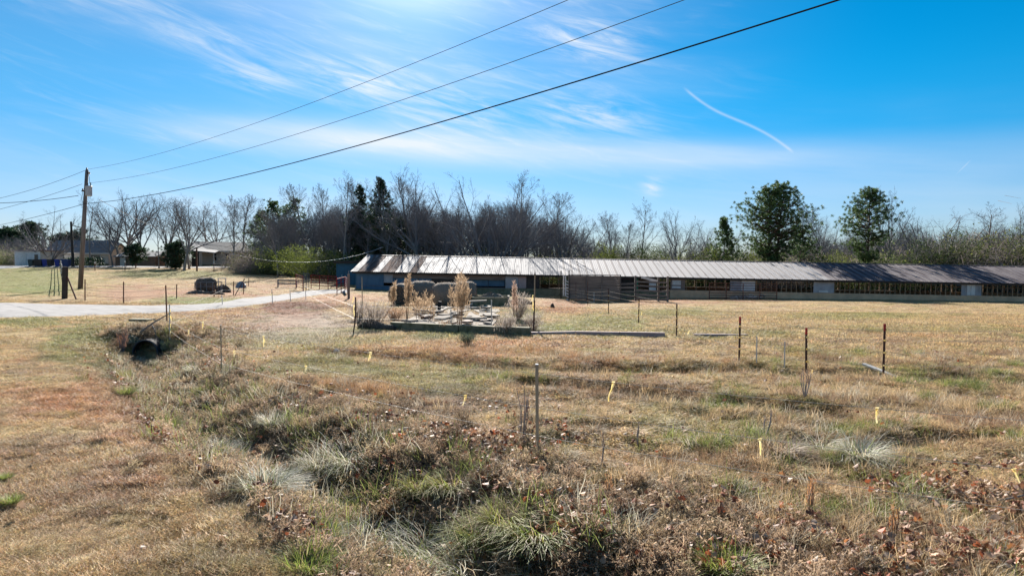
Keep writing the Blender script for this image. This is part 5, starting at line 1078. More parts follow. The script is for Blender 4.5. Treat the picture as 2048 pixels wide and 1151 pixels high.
q = MB(); l_ = g8-mf.location+Vector((.03, .04, 0)); zt = at(1068, 600, g8.y)[2]-g8.z; q.tube([l_+Vector((0, 0, zt-.3)), l_+Vector((.02, 0, at(1069, 545, g8.y)[2]-g8.z))], .022, 6); q.build('rod', M['rod'], mf)
fence_wires(mf, [P0]+mps[1:]+[g7, g8], (.5, .95), M['wire'], .006, .05)
for p, zz in ((g7, 1.3), (g7, 1.0), (g7, .8), (g8, 1.35), (g8, 1.1), (g8, .95), (mps[2], .7), (mps[4], .9), (mps[3], .5)): ribbon(mf, p+Vector((-.03, -.05, zz)), .3, int(zz*10), .06)
for px_, tp, bs, lab in ((902, 618, 660, 'thin pale stake standing in front of the slab'), (1188, 584, 604, 'short pale rod by the board pen'), (983, 600, 658, 'thin dark stake behind the kerb at the right end of the slab')):
    g_ = gp(px_, bs); o = thing('stake', lab, 'stake', g_); q = MB(); q.tube([(0, 0, -.1), (0, 0, at(px_, tp, g_.y)[2]-g_.z)], .022, 6); q.build('shaft', M['paleRod'], o)
# far field fence
ff = thing('field_fence', 'old wire fence of rusty posts beyond the gravel drive', 'fence', gp(334, 600)); fps = []
for px_, tp, bs in ((170, 558, 601), (247, 563, 607), (353, 568, 597), (428, 574, 593), (467, 562, 590), (487, 565, 588), (497, 560, 567)):
    g_ = gp(px_, bs) if px_ != 497 else gd(497, 66); l_ = g_-ff.location; q = MB(); q.tube([l_+Vector((0, 0, -.1)), l_+Vector((.03, 0, max(.8, at(px_, tp, g_.y)[2]-g_.z)))], .035, 6); q.build('post', M['rust'], ff); fps.append(g_)
q = MB(); q.tube([gp(470, 590)-ff.location, gp(487, 588)-ff.location+Vector((.1, 0, 1.2))], .035, 6); q.build('brace', M['rust'], ff)
fence_wires(ff, fps, (.35, .7, 1.0), M['alu'], .008, .05)
cp_ = thing('corner_post', 'thick black square post with a leaning brace at the edge of the gravel drive', 'post', gp(131, 597)); hh_ = at(131, 533, cp_.location.y)[2]-cp_.location.z
q = MB(); q.obox((-.06, 0, -.1), (.03, 0, hh_), .24, .24); q.build('shaft', M['darkwood'], cp_); q = MB(); q.tube([(.15, 0, hh_*.68), (1.0, -.5, .0)], .05, 6); q.build('brace', M['rust'], cp_)
rfz = thing('rail_fence', 'pale rail fence with white lumpy wrapping running away behind the black corner post', 'fence', gp(126, 560)); A_ = gp(130, 590); B_ = Vector(gd(121, 98)); 
for k_ in range(13):
    p = A_.lerp(B_, k_/12); p.z = h1(p.x, p.y); l_ = p-rfz.location; q = MB(); q.tube([l_, l_+Vector((0, 0, 1.35))], .045, 6); q.build('post', M['wood'], rfz)
for z_ in (.45, .8, 1.15):
    for k_ in range(12):
        p = A_.lerp(B_, k_/12); p.z = h1(p.x, p.y); p2 = A_.lerp(B_, (k_+1)/12); p2.z = h1(p2.x, p2.y); q = MB(); q.obox(p-rfz.location+Vector((.06, 0, z_)), p2-rfz.location+Vector((.06, 0, z_)), .03, .05); q.build('rail', M['white'], rfz)
        q = MB(); c_ = p-rfz.location+Vector((random.uniform(.0, .22), -.06, z_+random.uniform(-.12, .12))); q.tube([c_-Vector((.08, 0, .04)), c_+Vector((0, 0, .08)), c_+Vector((.09, 0, -.02))], [.03, .07, .03], 6); q.build('wrapping', M['white'], rfz)
# mailbox like markers near the far road
for px_, tp, bs, lab in ((190, 527, 541, 'small white topped marker post near the far road'), (250, 525, 541, 'second white topped marker post, left of the brown shed end'), (428, 527, 543, 'white topped marker post near the carport'), (394, 500, 542, 'bare dark pole stub before the carport')):
    g_ = gp(px_, bs); o = thing('marker_post', lab, 'post', g_); q = MB(); hh_ = at(px_, tp, g_.y)[2]-g_.z; q.tube([(0, 0, -.1), (0, 0, hh_)], .05 if px_ != 394 else .13, 6); q.build('shaft', M['rust'], o); q = MB(); q.tube([(0, 0, hh_), (0, 0, hh_+.3)], .09, 6); q.build('top', M['white'] if px_ != 394 else M['rust'], o)

# ------------------------------------------------------------------ culvert
g_ = gp(290, 688); cu = thing('culvert_pipe', 'black corrugated culvert pipe end opening into the ditch under the drive', 'pipe', (-11.95, 22.45, h1(-11.95, 21.8)+.33))
prof = []; mb = MB(); n1_ = 28
rings = []
for i in range(24):
    rr = .40+(.02 if i % 2 else 0); rings.append((rr, -.3+i*.06))
for rr, yy in rings+[(r_-.03, y_) for r_, y_ in rings[::-1]]:
    for k_ in range(n1_): a_ = 2*math.pi*k_/n1_; mb.v.append((rr*math.cos(a_), yy, rr*math.sin(a_))); mb.c.append(1)
for i in range(47):
    for k_ in range(n1_): mb.f.append((i*n1_+k_, i*n1_+(k_+1) % n1_, (i+1)*n1_+(k_+1) % n1_, (i+1)*n1_+k_))
mb.f += [(47*n1_+k_, 47*n1_+(k_+1) % n1_, (k_+1) % n1_, k_) for k_ in range(n1_)]; mb.build('corrugated_tube', M['rubber'], cu, True)
mb = MB(); mb.tube([(.405*math.cos(a_), -.31, .405*math.sin(a_)) for a_ in np.linspace(0, 2*math.pi, 29)], .014, 6, False); mb.build('rim', M['alu'], cu)
g_ = gp(285, 642); o = thing('culvert_slab', 'flat dark grey concrete slab above the culvert pipe at the drive edge', 'slab', g_); mb = MB(); mb.obox((-.45, 0, .06), (.42, 0, .05), .5, .10); mb.build('slab_body', M['kerb'], o)
lump(gp(322, 690)+Vector((0, 0, -.05)), .4, .35, .25, 'kerb', 'mossy stone beside the culvert mouth', 'stone', 'stone', 21); lump(gp(262, 684), .3, .3, .25, 'kerb', 'mossy stone left of the culvert mouth', 'stone', 'stone', 22)
br_ = thing('dead_branch', 'dead branch leaning over the culvert mouth to the ribboned rod', 'branch', gp(310, 672)); mb = MB(); mb.tube([(-.5, 0, .1), (0, 0, .45), (.5, .1, .75)], [.03, .025, .012], 6); mb.tube([(-.1, 0, .35), (.1, -.2, .2), (.2, -.3, -.05)], [.02, .015, .008], 5); mb.build('stem', M['bark'], br_)
bd = thing('loose_board', 'weathered pale board lying in the grass by the right steel post', 'board', gp(1755, 745)); A_ = gp(1727, 735)-bd.location; B_ = gp(1792, 757)-bd.location; mb = MB(); mb.obox(A_+Vector((0, 0, .08)), B_+Vector((0, 0, .05)), .14, .04); mb.build('plank_body', M['paleRod'], bd)
st_ = thing('fallen_stick', 'thin dark stick lying in the grass at the right edge', 'stick', gp(2000, 1022)); A_ = gp(1940, 1020)-st_.location; B_ = gp(2060, 1016)-st_.location; mb = MB(); mb.tube([A_+Vector((0, 0, .10)), A_.lerp(B_, .5)+Vector((0, 0, .09)), B_+Vector((0, 0, .14))], [.006, .009, .011], 6); mb.tube([A_+Vector((.02, 0, .1)), A_+Vector((-.06, .05, .18))], .004, 4); mb.build('stem', M['bark'], st_)
rc = lump(gp(672, 703), .12, .10, .12, 'white', 'small pale stone lying in the mid field', 'stone', 'stone', 31)

# ------------------------------------------------------------------ utility pole and lines
PG = gp(160, 577); up_ = thing('utility_pole', 'tall leaning wooden utility pole with a grey transformer near its top', 'utility pole', PG)
PT = Vector(at(174, 340, PG.y)); d_ = PT-PG
mb = MB(); mb.tube([Vector((0, 0, -.3)), d_*.5, d_], [.20, .17, .13], 12); mb.build('shaft', M['pole'], up_, True)
c = Vector(at(177, 382, PG.y-.3))-PG
tf_ = MB(); tf_.lathe([(.20, -.42), (.24, -.40), (.25, .30), (.27, .31), (.27, .36), (.18, .42), (.03, .44)], 20, Matrix.Translation(c+Vector((.12, -.15, 0)))); o = tf_.build('transformer', M['can'], up_, False)
for dx in (-.08, .16): mb = MB(); mb.lathe([(.05, .40), (.03, .46), (.055, .49), (.03, .53), (.05, .56), (.03, .62), (.015, .70)], 10, Matrix.Translation(c+Vector((.12+dx, -.15, 0)))); mb.build('bushing', M['ceramic'], o)
for z_, x_ in ((0, .02), (-.35, .22), (-1.72, -.35)):
    mb = MB(); mb.lathe([(.05, 0), (.08, .05), (.04, .09), (.08, .13), (.03, .19)], 10, Matrix.Translation(d_+Vector((x_, -.05, z_)))); mb.build('insulator', M['ceramic'], up_)
mb = MB(); mb.obox(d_+Vector((-.45, -.05, -1.74)), d_+Vector((.3, -.05, -1.70)), .08, .08); mb.build('bracket', M['darkwood'], up_)
mb = MB(); q0 = d_+Vector((.05, -.1, -.1)); mb.tube([q0, q0+Vector((.25, -.1, -.5)), q0+Vector((.28, -.1, -1.0)), c+Vector((.2, -.15, .6))], .015, 4, False); mb.tube([d_+Vector((-.3, -.05, -1.6)), d_+Vector((-.45, -.1, -2.4)), d_+Vector((-.2, -.1, -3.0))], .015, 4, False); mb.build('jumper_wire', M['cable'], up_)
def line(name, pix, a_, b_, r, m_, label, parent=None):     # wire in the vertical plane over plan line a-b, heights read at a few points
    a_ = Vector(a_); b_ = Vector(b_); pts_ = []
    for px_, py_ in pix:
        u_ = (px_-1024)/F; dx, dy = b_.x-a_.x, b_.y-a_.y; t_ = (u_*a_.y-a_.x)/(dx-u_*dy); D_ = a_.y+t_*dy; pts_.append((t_, at(px_, py_, D_)[2]))
    T = np.array([p[0] for p in pts_]); Zq = np.array([p[1] for p in pts_]); co_ = np.polyfit(T, Zq, 2 if len(T) > 2 else 1)
    tt = np.linspace(min(0, T.min()) if T.min() < .02 else T.min(), max(T.max(), 1.25), 60) if T.max() > .6 else np.linspace(T.min(), T.max(), 24)
    P_ = [Vector((a_.x+(b_.x-a_.x)*t_, a_.y+(b_.y-a_.y)*t_, np.polyval(co_, t_))) for t_ in tt]
    mb = MB(); mb.tube(P_, r, 6, False); o = mb.build(name, M[m_], None, True); return tag(o, label, 'power line', 'lines on the utility pole')
PA = (PG.x, PG.y, 0); 
line('overhead_wire', [(170, 408), (300, 388), (400, 373), (640, 315), (840, 255), (1165, 158), (1400, 84), (1675, 0)], PA, (6.2, 13, 0), .018, 'cable', 'lowest and thickest black cable rising from the pole to the upper right')
line('overhead_wire', [(182, 366), (300, 347), (640, 256), (1024, 122), (1184, 66), (1368, 0)], (PG.x+.2, PG.y, 0), (4.6, 14.5, 0), .009, 'alu', 'middle thin wire rising from the transformer to the upper right')
line('overhead_wire', [(176, 339), (400, 285), (560, 230), (800, 138), (1024, 46), (1138, 0)], (PT.x, PG.y, 0), (3.4, 16.5, 0), .009, 'alu', 'highest thin wire rising from the pole top to the upper right')
line('overhead_wire', [(174, 341), (90, 372), (0, 397)], PA, (-62, 66, 0), .014, 'alu', 'highest wire leaving the pole top to the left edge')
line('overhead_wire', [(168, 368), (90, 394), (0, 419)], PA, (-62, 66, 0), .014, 'alu', 'wire leaving the transformer toward the left edge')
line('overhead_wire', [(160, 391), (80, 401), (0, 406)], PA, (-62, 66, 0), .022, 'cable', 'thick nearly level cable from the pole to the left edge')
line('overhead_wire', [(170, 408), (120, 422), (60, 437), (10, 448)], PA, (-70, 92, 0), .020, 'cable', 'cable dropping from the pole toward the white house')
line('service_drop', [(200, 400), (290, 440), (340, 468), (400, 492), (500, 514), (600, 524), (672, 519)], (PG.x, PG.y, 0), (-19.5, 76.5, 0), .020, 'palecable', 'pale sagging service cable crossing the lawn to the teal shed')
g_ = gp(145, 533); g_ = gd(147, 104); o = thing('utility_pole', 'short distant utility pole seen left of the near one', 'utility pole', g_, 0, None); t_ = Vector(at(142, 443, 104))-g_; mb = MB(); mb.tube([Vector((0, 0, -.2)), t_], [.22, .15], 8); mb.build('shaft', M['darkwood'], o); mb = MB(); mb.obox(t_+Vector((-.1, 0, -.5)), t_+Vector((1.6, 0, -.9)), .1, .1); mb.build('bracket', M['darkwood'], o)
g_ = gd(332, 108); o = thing('utility_pole', 'thin grey pole standing left of the twin bare trees', 'utility pole', g_); mb = MB(); mb.tube([Vector((0, 0, -.2)), Vector(at(331, 470, 108))-g_], [.1, .07], 6); mb.build('shaft', M['steel'], o)

# ------------------------------------------------------------------ houses
def gable_house(name, label, loc, rz, L, Wd, hw, hr, wm, rm, ov=.5, windows=(), base='kerb'):
    o = thing(name, label, 'house', loc, rz)
    mb = MB(); mb.add([(-L/2, 0, -.4), (L/2, 0, -.4), (L/2, Wd, -.4), (-L/2, Wd, -.4), (-L/2, 0, hw), (L/2, 0, hw), (L/2, Wd, hw), (-L/2, Wd, hw), (-L/2, Wd/2, hr), (L/2, Wd/2, hr)], [(0, 1, 5, 4), (2, 3, 7, 6), (1, 2, 6, 9, 5), (3, 0, 4, 8, 7)]); mb.build('wall', M[wm], o)
    mb = MB(); mb.box(-L/2-.03, L/2+.03, -.03, .0-.002, -.4, .35); mb.build('foundation', M[base], o)
    s_ = (hr-hw)/(Wd/2); zo = hw-s_*ov
    for sg in (0, 1):
        y0, y1 = (-ov, Wd/2) if sg == 0 else (Wd+ov, Wd/2); mb = MB(); vs_ = [(-L/2-ov, y0, zo+.02), (L/2+ov, y0, zo+.02), (L/2+ov, y1, hr+.05), (-L/2-ov, y1, hr+.05)]
        mb.add(vs_+[(a_, b_, c_+.12) for a_, b_, c_ in vs_], [(0, 3, 2, 1), (4, 5, 6, 7), (0, 1, 5, 4), (1, 2, 6, 5), (3, 0, 4, 7)]); mb.build('roof', M[rm], o)
    mb = MB(); mb.box(-L/2-ov, L/2+ov, -ov-.05, -ov-.005, zo-.02, zo+.16); mb.build('fascia', M['white'], o)
    for (x_, z0, w_, h_) in windows:
        mb = MB(); mb.box(x_-w_/2-.07, x_+w_/2+.07, -.05, -.004, z0-.07, z0+h_+.07); wn = mb.build('window', M['white'], o); mb = MB(); mb.box(x_-w_/2, x_+w_/2, -.07, -.052, z0, z0+h_*.47); mb.box(x_-w_/2, x_+w_/2, -.07, -.052, z0+h_*.53, z0+h_); mb.build('pane', M['glass'], wn)
    return o
hs_ = gable_house('beige_house', 'small beige sided house with grey shingle roof and narrow windows at left', gd(450, 118), R(32), 7.2, 8.0, 2.75, 4.2, 'tan', 'shingle', .6, ((-1.6, 1.0, .5, 1.5), (.4, 1.0, .5, 1.4), (2.5, 1.5, .6, .6)))
q = Vector(gd(405, 115)); cpt = thing('carport', 'open carport with a pale sloping roof joined to the left of the beige house', 'carport', q, R(12))
mb = MB(); mb.add([(-2.6, -2, 2.7), (2.4, -2, 2.2), (2.4, 4, 2.9), (-2.6, 4, 4.1), (-2.6, -2, 2.84), (2.4, -2, 2.34), (2.4, 4, 3.04), (-2.6, 4, 4.24)], [(0, 3, 2, 1), (4, 5, 6, 7), (0, 1, 5, 4), (1, 2, 6, 5), (3, 0, 4, 7), (2, 3, 7, 6)]); mb.build('roof', M['whiteroof'], cpt)
for x_ in (-2.4, 0, 2.2): mb = MB(); mb.obox((x_, -1.8, -.2), (x_, -1.8, 2.3), .14, .14); mb.build('post', M['tan'], cpt)
mb = MB(); mb.box(-2.5, 2.3, 3.6, 3.8, -.2, 3.0); mb.build('back_wall', M['darkwood'], cpt)
wh = gable_house('white_house', 'white house with a broad pale hipped roof behind the utility pole', gd(148, 122), R(-4), 10.5, 7, 2.4, 4.4, 'white', 'whiteroof', .5, ((-3, .9, 1.0, 1.1), (2, .9, 1.2, 1.1)))
w2 = gable_house('porch_wing', 'low pale roofed porch wing right of the white house', gd(192, 118), R(-3), 4.6, 6, 2.2, 3.8, 'tan', 'whiteroof', .4, ((0, .8, 1.6, 1.0),))
gr = thing('white_garage', 'flat roofed white garage at the far left by the road', 'garage', gd(57, 112)); mb = MB(); x0, x1 = -2.2, 2.0; mb.box(x0, x1, 0, 6, -.4, 2.45); mb.build('wall', M['white'], gr)
mb = MB(); mb.box(x0-.3, x1+.2, -.4, 6.2, 2.46, 2.62); mb.build('roof', M['plyred'], gr); mb = MB(); mb.box(1.05, 1.65, -.04, -.003, .9, 1.9); wn = mb.build('window', M['steel'], gr); mb = MB(); mb.box(1.1, 1.6, -.06, -.042, .95, 1.85); mb.build('pane', M['glass'], wn)
mb = MB(); mb.box(-1.2, -.3, -.05, -.003, -.1, 2.0); mb.build('door', M['paleRod'], gr)
bs_ = thing('brown_shed', 'long low brown shed with snowy pale roof among the trees', 'shed', gd(272, 114)); mb = MB(); mb.box(-3.4, 3.3, 0, 4, -.4, 1.55); mb.build('wall', M['brick'], bs_)
mb = MB(); mb.add([(-3.6, -.4, 1.56), (3.5, -.4, 1.56), (3.5, 4, 2.5), (-3.6, 4, 2.5), (-3.6, -.4, 1.66), (3.5, -.4, 1.66), (3.5, 4, 2.6), (-3.6, 4, 2.6)], [(0, 3, 2, 1), (4, 5, 6, 7), (0, 1, 5, 4), (1, 2, 6, 5), (3, 0, 4, 7)]); mb.build('roof', M['whiteroof'], bs_)
mb = MB(); mb.box(-2.6, -1.7, -.04, -.003, 0, 1.5); mb.build('door', M['tan'], bs_)
b2 = thing('brown_shed', 'distant pale walled shed with pink roof behind the brown shed', 'shed', gd(312, 128)); mb = MB(); mb.box(-3, 3, 0, 4, -.4, 1.9); mb.build('wall', M['tan'], b2); mb = MB(); mb.box(-3.2, 3.2, -.4, 4.2, 1.91, 2.5); mb.build('roof', M['plyred'], b2)
def bin_(px, D, m_, label):
    o = thing('trash_cart', label, 'trash can', gd(px, D), random.uniform(-.2, .2), 'trash carts by the far road'); mb = MB()
    mb.add([(-.27, -.27, .06), (.27, -.27, .06), (.27, .27, .06), (-.27, .27, .06), (-.36, -.38, 1.05), (.36, -.38, 1.05), (.36, .38, 1.05), (-.36, .38, 1.05)], [(0, 3, 2, 1), (4, 5, 6, 7), (0, 1, 5, 4), (1, 2, 6, 5), (2, 3, 7, 6), (3, 0, 4, 7)]); mb.build('body', M[m_], o)
    mb = MB(); mb.add([(-.38, -.42, 1.053), (.38, -.42, 1.053), (.38, .42, 1.053), (-.38, .42, 1.053), (-.34, -.3, 1.16), (.34, -.3, 1.16), (.34, .42, 1.16), (-.34, .42, 1.16)], [(4, 5, 6, 7), (0, 1, 5, 4), (1, 2, 6, 5), (2, 3, 7, 6), (3, 0, 4, 7), (0, 3, 2, 1)]); mb.build('lid', M[m_], o)
    for x_ in (-.3, .3): mb = MB(); mb.lathe([(.12, -.03), (.12, .03)], 12, Matrix.Translation((x_, .3, .12))@Matrix.Rotation(math.pi/2, 4, 'Y')); mb.build('wheel', M['rubber'], o)
for px_, m_, lab in ((64, 'bingreen', 'dark green trash cart in front of the white garage, leftmost of the row'), (76, 'binblack', 'black trash cart second from the left of the row'), (83, 'binblack', 'black trash cart third from the left of the row'), (92, 'binblue', 'bright blue trash cart left of the fan-shaped tree'), (102, 'binblack', 'black trash cart at the trunk of the fan-shaped tree'), (117, 'binblue', 'bright blue trash cart right of the fan-shaped tree'), (128, 'binnavy', 'navy trash cart left in the pair beside the black post'), (136, 'binnavy', 'navy trash cart right in the pair beside the black post')):
    bin_(px_, 104, m_, lab)
hd = thing('dark_hedge_wall', 'low dark hedge between the trash carts and the porch wing', 'hedge', gd(170, 112))
n_ = 2600; P_ = np.stack([rng.uniform(-3.2, 3.0, n_), rng.uniform(-.6, .6, n_), rng.uniform(.05, 1.5, n_)*rng.uniform(.8, 1, n_)], 1); dd = rng.normal(size=(n_, 3)); dd /= np.linalg.norm(dd, axis=1)[:, None]; V, Fq, S2 = cards(P_, dd, np.full(n_, .16), np.full(n_, .1), rng.uniform(.6, 1.3, n_))
put('foliage', np_mesh('foliage', V, Fq, M['cedar'], {'shade': ('FLOAT_COLOR', np.repeat(S2, 4).reshape(-1, 4))}), hd)

# ------------------------------------------------------------------ single weeds, brush and tussocks
M['tus'] = blade_mat('tussock_blades', False, .40, .6, (1, 1, 1), .3); M['tus_s'] = blade_mat('silvery_grass', False, .40, .45, (.50, .49, .385), .3); M['tus_g'] = blade_mat('green_grass', False, .45, .5, (.19, .255, .055)); M['tus_y'] = blade_mat('yellow_green_grass', False, .45, .5, (.31, .32, .085)); M['tus_b'] = blade_mat('brown_grass', False, .40, .6, (.40, .29, .19))
def tuss(seed, n_, L, rad, lean, droop): return blades(int(n_*1.35), rad, L*.5, L, .0075, lean, seed, droop, 4, 1.0, (.5, 1.35))
TM = {}
for k_, (sd, n_, L, rad, lean, dr) in enumerate(((1, 620, .42, .16, .95, 1.7), (2, 560, .46, .20, 1.1, 1.6), (3, 460, .28, .14, .75, 1.1), (4, 500, .34, .15, .9, 1.4))):
    V, Fq, S_ = tuss(sd+800, n_, L, rad*1.0, lean, dr); TM[k_] = (V, Fq, S_)
TMM = {}
def tussock(px, py, kind, var, s, label):
    key = (kind, var)
    if key not in TMM:
        V, Fq, S_ = TM[var]; r_ = np.random.default_rng(var+77); nb = len(V)//10
        pal = {'s': ((.66, .64, .52), (.54, .44, .30), (.26, .30, .11)), 'g': ((.24, .32, .065), (.42, .42, .12), (.42, .32, .20)), 'y': ((.42, .42, .11), (.25, .32, .07), (.46, .34, .20)), 'b': ((.42, .29, .19), (.5, .4, .28), (.25, .17, .11))}[kind]
        ci_ = r_.choice(3, nb, p=(.5, .27, .23)); cc = np.repeat(np.array(pal)[ci_], 10, 0)*S_[:, None]
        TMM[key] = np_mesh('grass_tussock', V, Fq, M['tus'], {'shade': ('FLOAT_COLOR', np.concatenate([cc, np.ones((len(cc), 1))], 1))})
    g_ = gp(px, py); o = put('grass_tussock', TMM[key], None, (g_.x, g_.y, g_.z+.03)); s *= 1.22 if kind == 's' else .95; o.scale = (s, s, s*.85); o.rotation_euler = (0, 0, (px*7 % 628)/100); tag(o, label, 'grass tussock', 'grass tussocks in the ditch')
for args in ((650, 945, 's', 0, 1.15, 'large silvery tussock arching over the dark hollow of the ditch, its left half'), (700, 925, 's', 1, 1.2, 'large silvery tussock arching over the dark hollow of the ditch, its right half'), (525, 985, 's', 0, 1.0, 'silver and green tussock left of the dark hollow'), (565, 975, 's', 3, .9, 'smaller silvery tussock touching the silver and green one'),
             (440, 905, 's', 0, .85, 'thin silvery tussock by the bright rust oak leaf'), (480, 915, 's', 3, .8, 'silvery tussock right of the thin one by the rust leaf'), (545, 850, 's', 3, .9, 'silver tussock standing alone in the brown leaves'), (270, 727, 's', 3, .9, 'pale silvery tussock nearest the culvert, left side'), (325, 730, 's', 1, .9, 'pale silvery tussock nearest the culvert, right side'), (390, 745, 's', 3, 1.0, 'grey-green tussock left of the thin near rod'), (410, 785, 'g', 2, 1.0, 'dark green tussock drooping over a dark hole below the thin rod'),
             (330, 858, 'g', 2, 1.35, 'bright green tussock on the left bank of the ditch'), (245, 755, 'g', 2, 1.2, 'green tussock high on the left bank, farther of two'), (250, 790, 'g', 2, 1.1, 'yellowish green tussock on the left bank, nearer of two'), (640, 1080, 'g', 2, 1.1, 'green tussock above the pile of rust leaves at the bottom'), (620, 1140, 'g', 2, 1.2, 'green tussock cut by the bottom edge left of centre'),
             (840, 985, 'y', 0, 1.0, 'yellow-green tussock at the top of the centre clump'), (900, 975, 'y', 1, 1.05, 'yellow-green tussock left of the large green clump'), (1010, 1050, 'y', 1, 1.1, 'large yellow tipped tussock at the ditch bottom centre'), (1080, 1075, 'g', 1, 1.25, 'large green drooping tussock at the bottom centre'), (960, 1075, 'g', 1, 1.1, 'green tussock left of the large drooping one'),
             (800, 1125, 's', 1, 1.2, 'pale straw tussock sprawling at the bottom edge, left one'), (880, 1130, 's', 1, 1.3, 'pale straw tussock sprawling at the bottom edge, middle one'), (740, 1090, 's', 0, 1.0, 'pale straw tussock sprawling at the bottom edge, upper one'), (950, 1160, 's', 1, 1.2, 'pale straw tussock sprawling at the bottom edge, right one'), (1450, 1145, 'g', 2, 1.2, 'green tussock cut by the bottom edge right of centre'), (1970, 1110, 'g', 2, .8, 'green tussock near the bottom right corner'),
             (20, 1010, 'g', 2, .55, 'small green tuft at the left edge of the lawn'), (10, 960, 'g', 2, .4, 'smaller green tuft above the one at the left edge'), (1640, 900, 's', 1, .9, 'flattened grey tussock in the hollow at right, left one'), (1720, 915, 's', 1, .9, 'flattened grey tussock in the hollow at right, right one'), (1560, 905, 'b', 1, 1.0, 'brown tussock left of the grey hollow at right'), (1960, 870, 'g', 2, .6, 'small bright green tuft right of the grey hollow')):
    tussock(*args)
def weed(px, base, top, wpx, label, col, seed, nst=9, name='dry_weed', feather=1.0, stemf=.45, D=None, lean=.05, leafw=.02, leafl=.10, nf=900):
    r_ = np.random.default_rng(seed+40); g_ = gp(px, base) if D is None else gd(px, D); hh_ = at(px, top, g_.y)[2]-g_.z; wd = wpx/F*g_.y; o = thing(name, label, 'weed', g_, 0, None)
    st = MB(); cen = []; dr = []
    for i in range(nst):
        a_ = r_.uniform(0, 6.28); b0 = Vector((math.cos(a_), math.sin(a_), 0))*wd*.12*r_.uniform(); e = Vector((math.cos(a_)*wd*.5*r_.uniform(.1, 1)+lean*hh_, math.sin(a_)*wd*.5*r_.uniform(.1, 1), hh_*r_.uniform(.55, 1.0))); m1 = b0.lerp(e, .5)+Vector((r_.normal(0, .03), r_.normal(0, .03), .03))
        rs = .0045*max(1, g_.y/14)*(1.7 if nf < 200 else 1); st.tube([b0+Vector((0, 0, -.05)), m1, e], [rs*1.4, rs, rs*.5], 4, False)
        for k_ in range(int(nf/nst)):
            f_ = stemf+(1-stemf)*r_.uniform()**.8; p = (b0.lerp(m1, f_*2) if f_ < .5 else m1.lerp(e, f_*2-1)); sp = wd*.11*(1.2-f_)*1.6; cen.append((p.x+r_.normal(0, sp), p.y+r_.normal(0, sp), p.z+r_.normal(0, .04))); dr.append((r_.normal(0, .45), r_.normal(0, .45), 1))
    st.build('stems', M['twig'] if col[0] < .3 else M['stemtan'], o); P_ = np.array(cen); dr = np.array(dr); dr /= np.linalg.norm(dr, axis=1)[:, None]
    sc_ = max(1, g_.y/16); V, Fq, S2 = cards(P_, dr, np.full(len(P_), leafl*sc_*.7), np.full(len(P_), leafw*sc_*.35), r_.uniform(.6, 1.4, len(P_)))
    mm = blade_mat('dry_plume', False, .45, .7, col); pq = put('plume', np_mesh('plume', V, Fq, mm, {'shade': ('FLOAT_COLOR', np.repeat(S2, 4).reshape(-1, 4))}), o)
    if nf < 200 or 'brush' in name or nf < 400: pq['kind'] = 'stuff'
    return o
M['stemtan'] = mat('tan_stems', (.36, .24, .15), (.22, .14, .09), 4, .9)
TANW = (.44, .32, .21); GRYW = (.36, .31, .27)
weed(918, 652, 546, 52, 'large feathery tan weed with several stems in front of the hay bales', TANW, 1, 12, nf=2600, stemf=.42)
weed(813, 645, 550, 20, 'tall narrow plumed tan weed left of the hay bales', TANW, 2, 6, nf=1100, stemf=.5); weed(786, 630, 562, 20, 'short plumed tan weed at the far left of the bales', TANW, 3, 5, nf=600, stemf=.5)
weed(838, 640, 585, 50, 'branching tan seed head weed between the bales and the slab', TANW, 4, 9, nf=800, stemf=.4); weed(1028, 645, 556, 17, 'thin upright plumed weed at the right end of the trough', (.48, .34, .26), 5, 4, nf=520, stemf=.4)
weed(860, 648, 590, 22, 'small tan weed on the slab left of the large feathery one', TANW, 6, 4, nf=260, stemf=.4)
weed(750, 655, 600, 85, 'wide grey thorny brush behind the black log', GRYW, 7, 34, nf=1500, stemf=.15, name='dead_brush'); weed(715, 640, 602, 50, 'grey brush left of the wide thorny brush', GRYW, 8, 22, nf=700, stemf=.15, name='dead_brush')
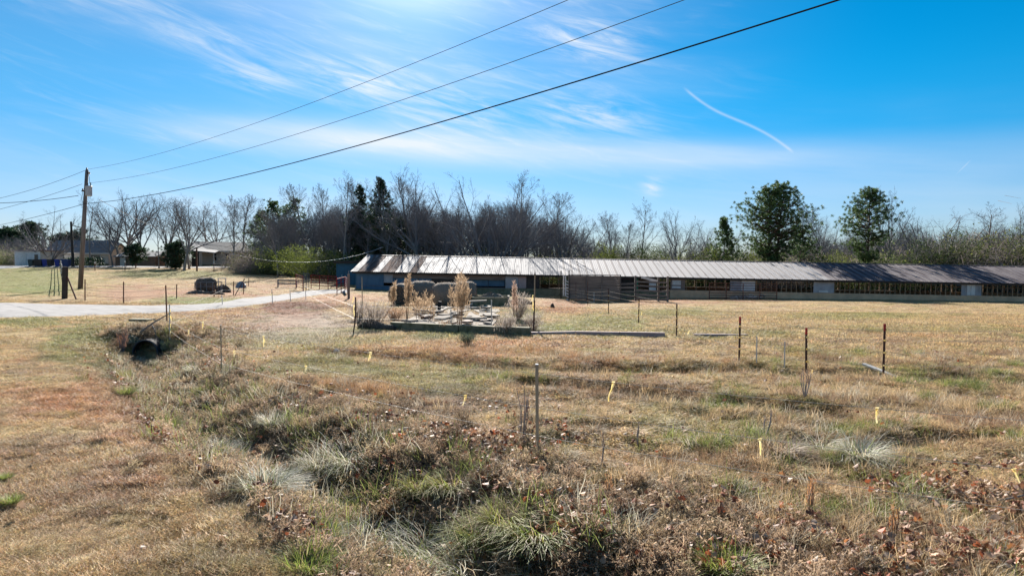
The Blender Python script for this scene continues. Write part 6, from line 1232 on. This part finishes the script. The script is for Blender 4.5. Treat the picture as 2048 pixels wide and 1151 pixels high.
weed(1036, 640, 585, 60, 'tangled grey brush at the right end of the trough', GRYW, 9, 34, nf=1400, stemf=.12, name='dead_brush'); weed(1010, 668, 628, 60, 'grey brush at the right end of the kerb', GRYW, 10, 28, nf=900, stemf=.12, name='dead_brush'); weed(1065, 660, 628, 45, 'low grey brush around the tall thin post', GRYW, 11, 22, nf=600, stemf=.12, name='dead_brush')
weed(790, 640, 615, 60, 'low brown weeds between the brush and the slab', (.36, .24, .16), 12, 24, nf=700, stemf=.1, name='dead_brush'); weed(890, 662, 645, 50, 'low brown weeds along the kerb before the slab', (.3, .21, .14), 13, 20, nf=500, stemf=.1, name='dead_brush')
weed(935, 690, 668, 40, 'dark green low bush in front of the kerb', (.07, .09, .06), 14, 20, nf=500, stemf=.1, name='low_bush')
weed(1045, 880, 752, 40, 'dark leafless weed stems left of the near rod', (.2, .14, .11), 15, 7, nf=110, stemf=.35, leafw=.012, leafl=.07); weed(1610, 795, 735, 36, 'reddish leafless sapling in front of the red tipped post', (.24, .13, .10), 16, 6, nf=120, stemf=.4, leafw=.010, leafl=.08)
weed(1203, 925, 862, 10, 'single dark weed stem right of the near rod', (.16, .11, .09), 17, 2, nf=40, stemf=.2, leafw=.01, leafl=.05); weed(1276, 895, 840, 14, 'thin dark weed stem farther right of the near rod', (.2, .14, .1), 18, 3, nf=50, stemf=.2, leafw=.01, leafl=.05); weed(1530, 870, 810, 24, 'thin twiggy weed in the middle of the right field', (.26, .19, .14), 19, 4, nf=70, stemf=.3, leafw=.01, leafl=.06)
weed(245, 708, 655, 30, 'reddish brown weed clump left of the culvert', (.28, .15, .10), 20, 16, nf=420, stemf=.15, leafw=.012, leafl=.08, name='dead_brush')
weed(1620, 1030, 950, 18, 'orange tan broom grass stalks at the lower right', (.50, .24, .10), 21, 5, nf=160, stemf=.1, leafw=.01, leafl=.06); weed(1785, 1080, 1015, 16, 'orange tan grass stalk in the dead leaves at the lower right', (.50, .26, .11), 22, 4, nf=120, stemf=.1, leafw=.01, leafl=.06); weed(1215, 1010, 945, 20, 'orange tan grass stalk at the foot of the green clump', (.50, .26, .12), 23, 5, nf=150, stemf=.1, leafw=.01, leafl=.06)
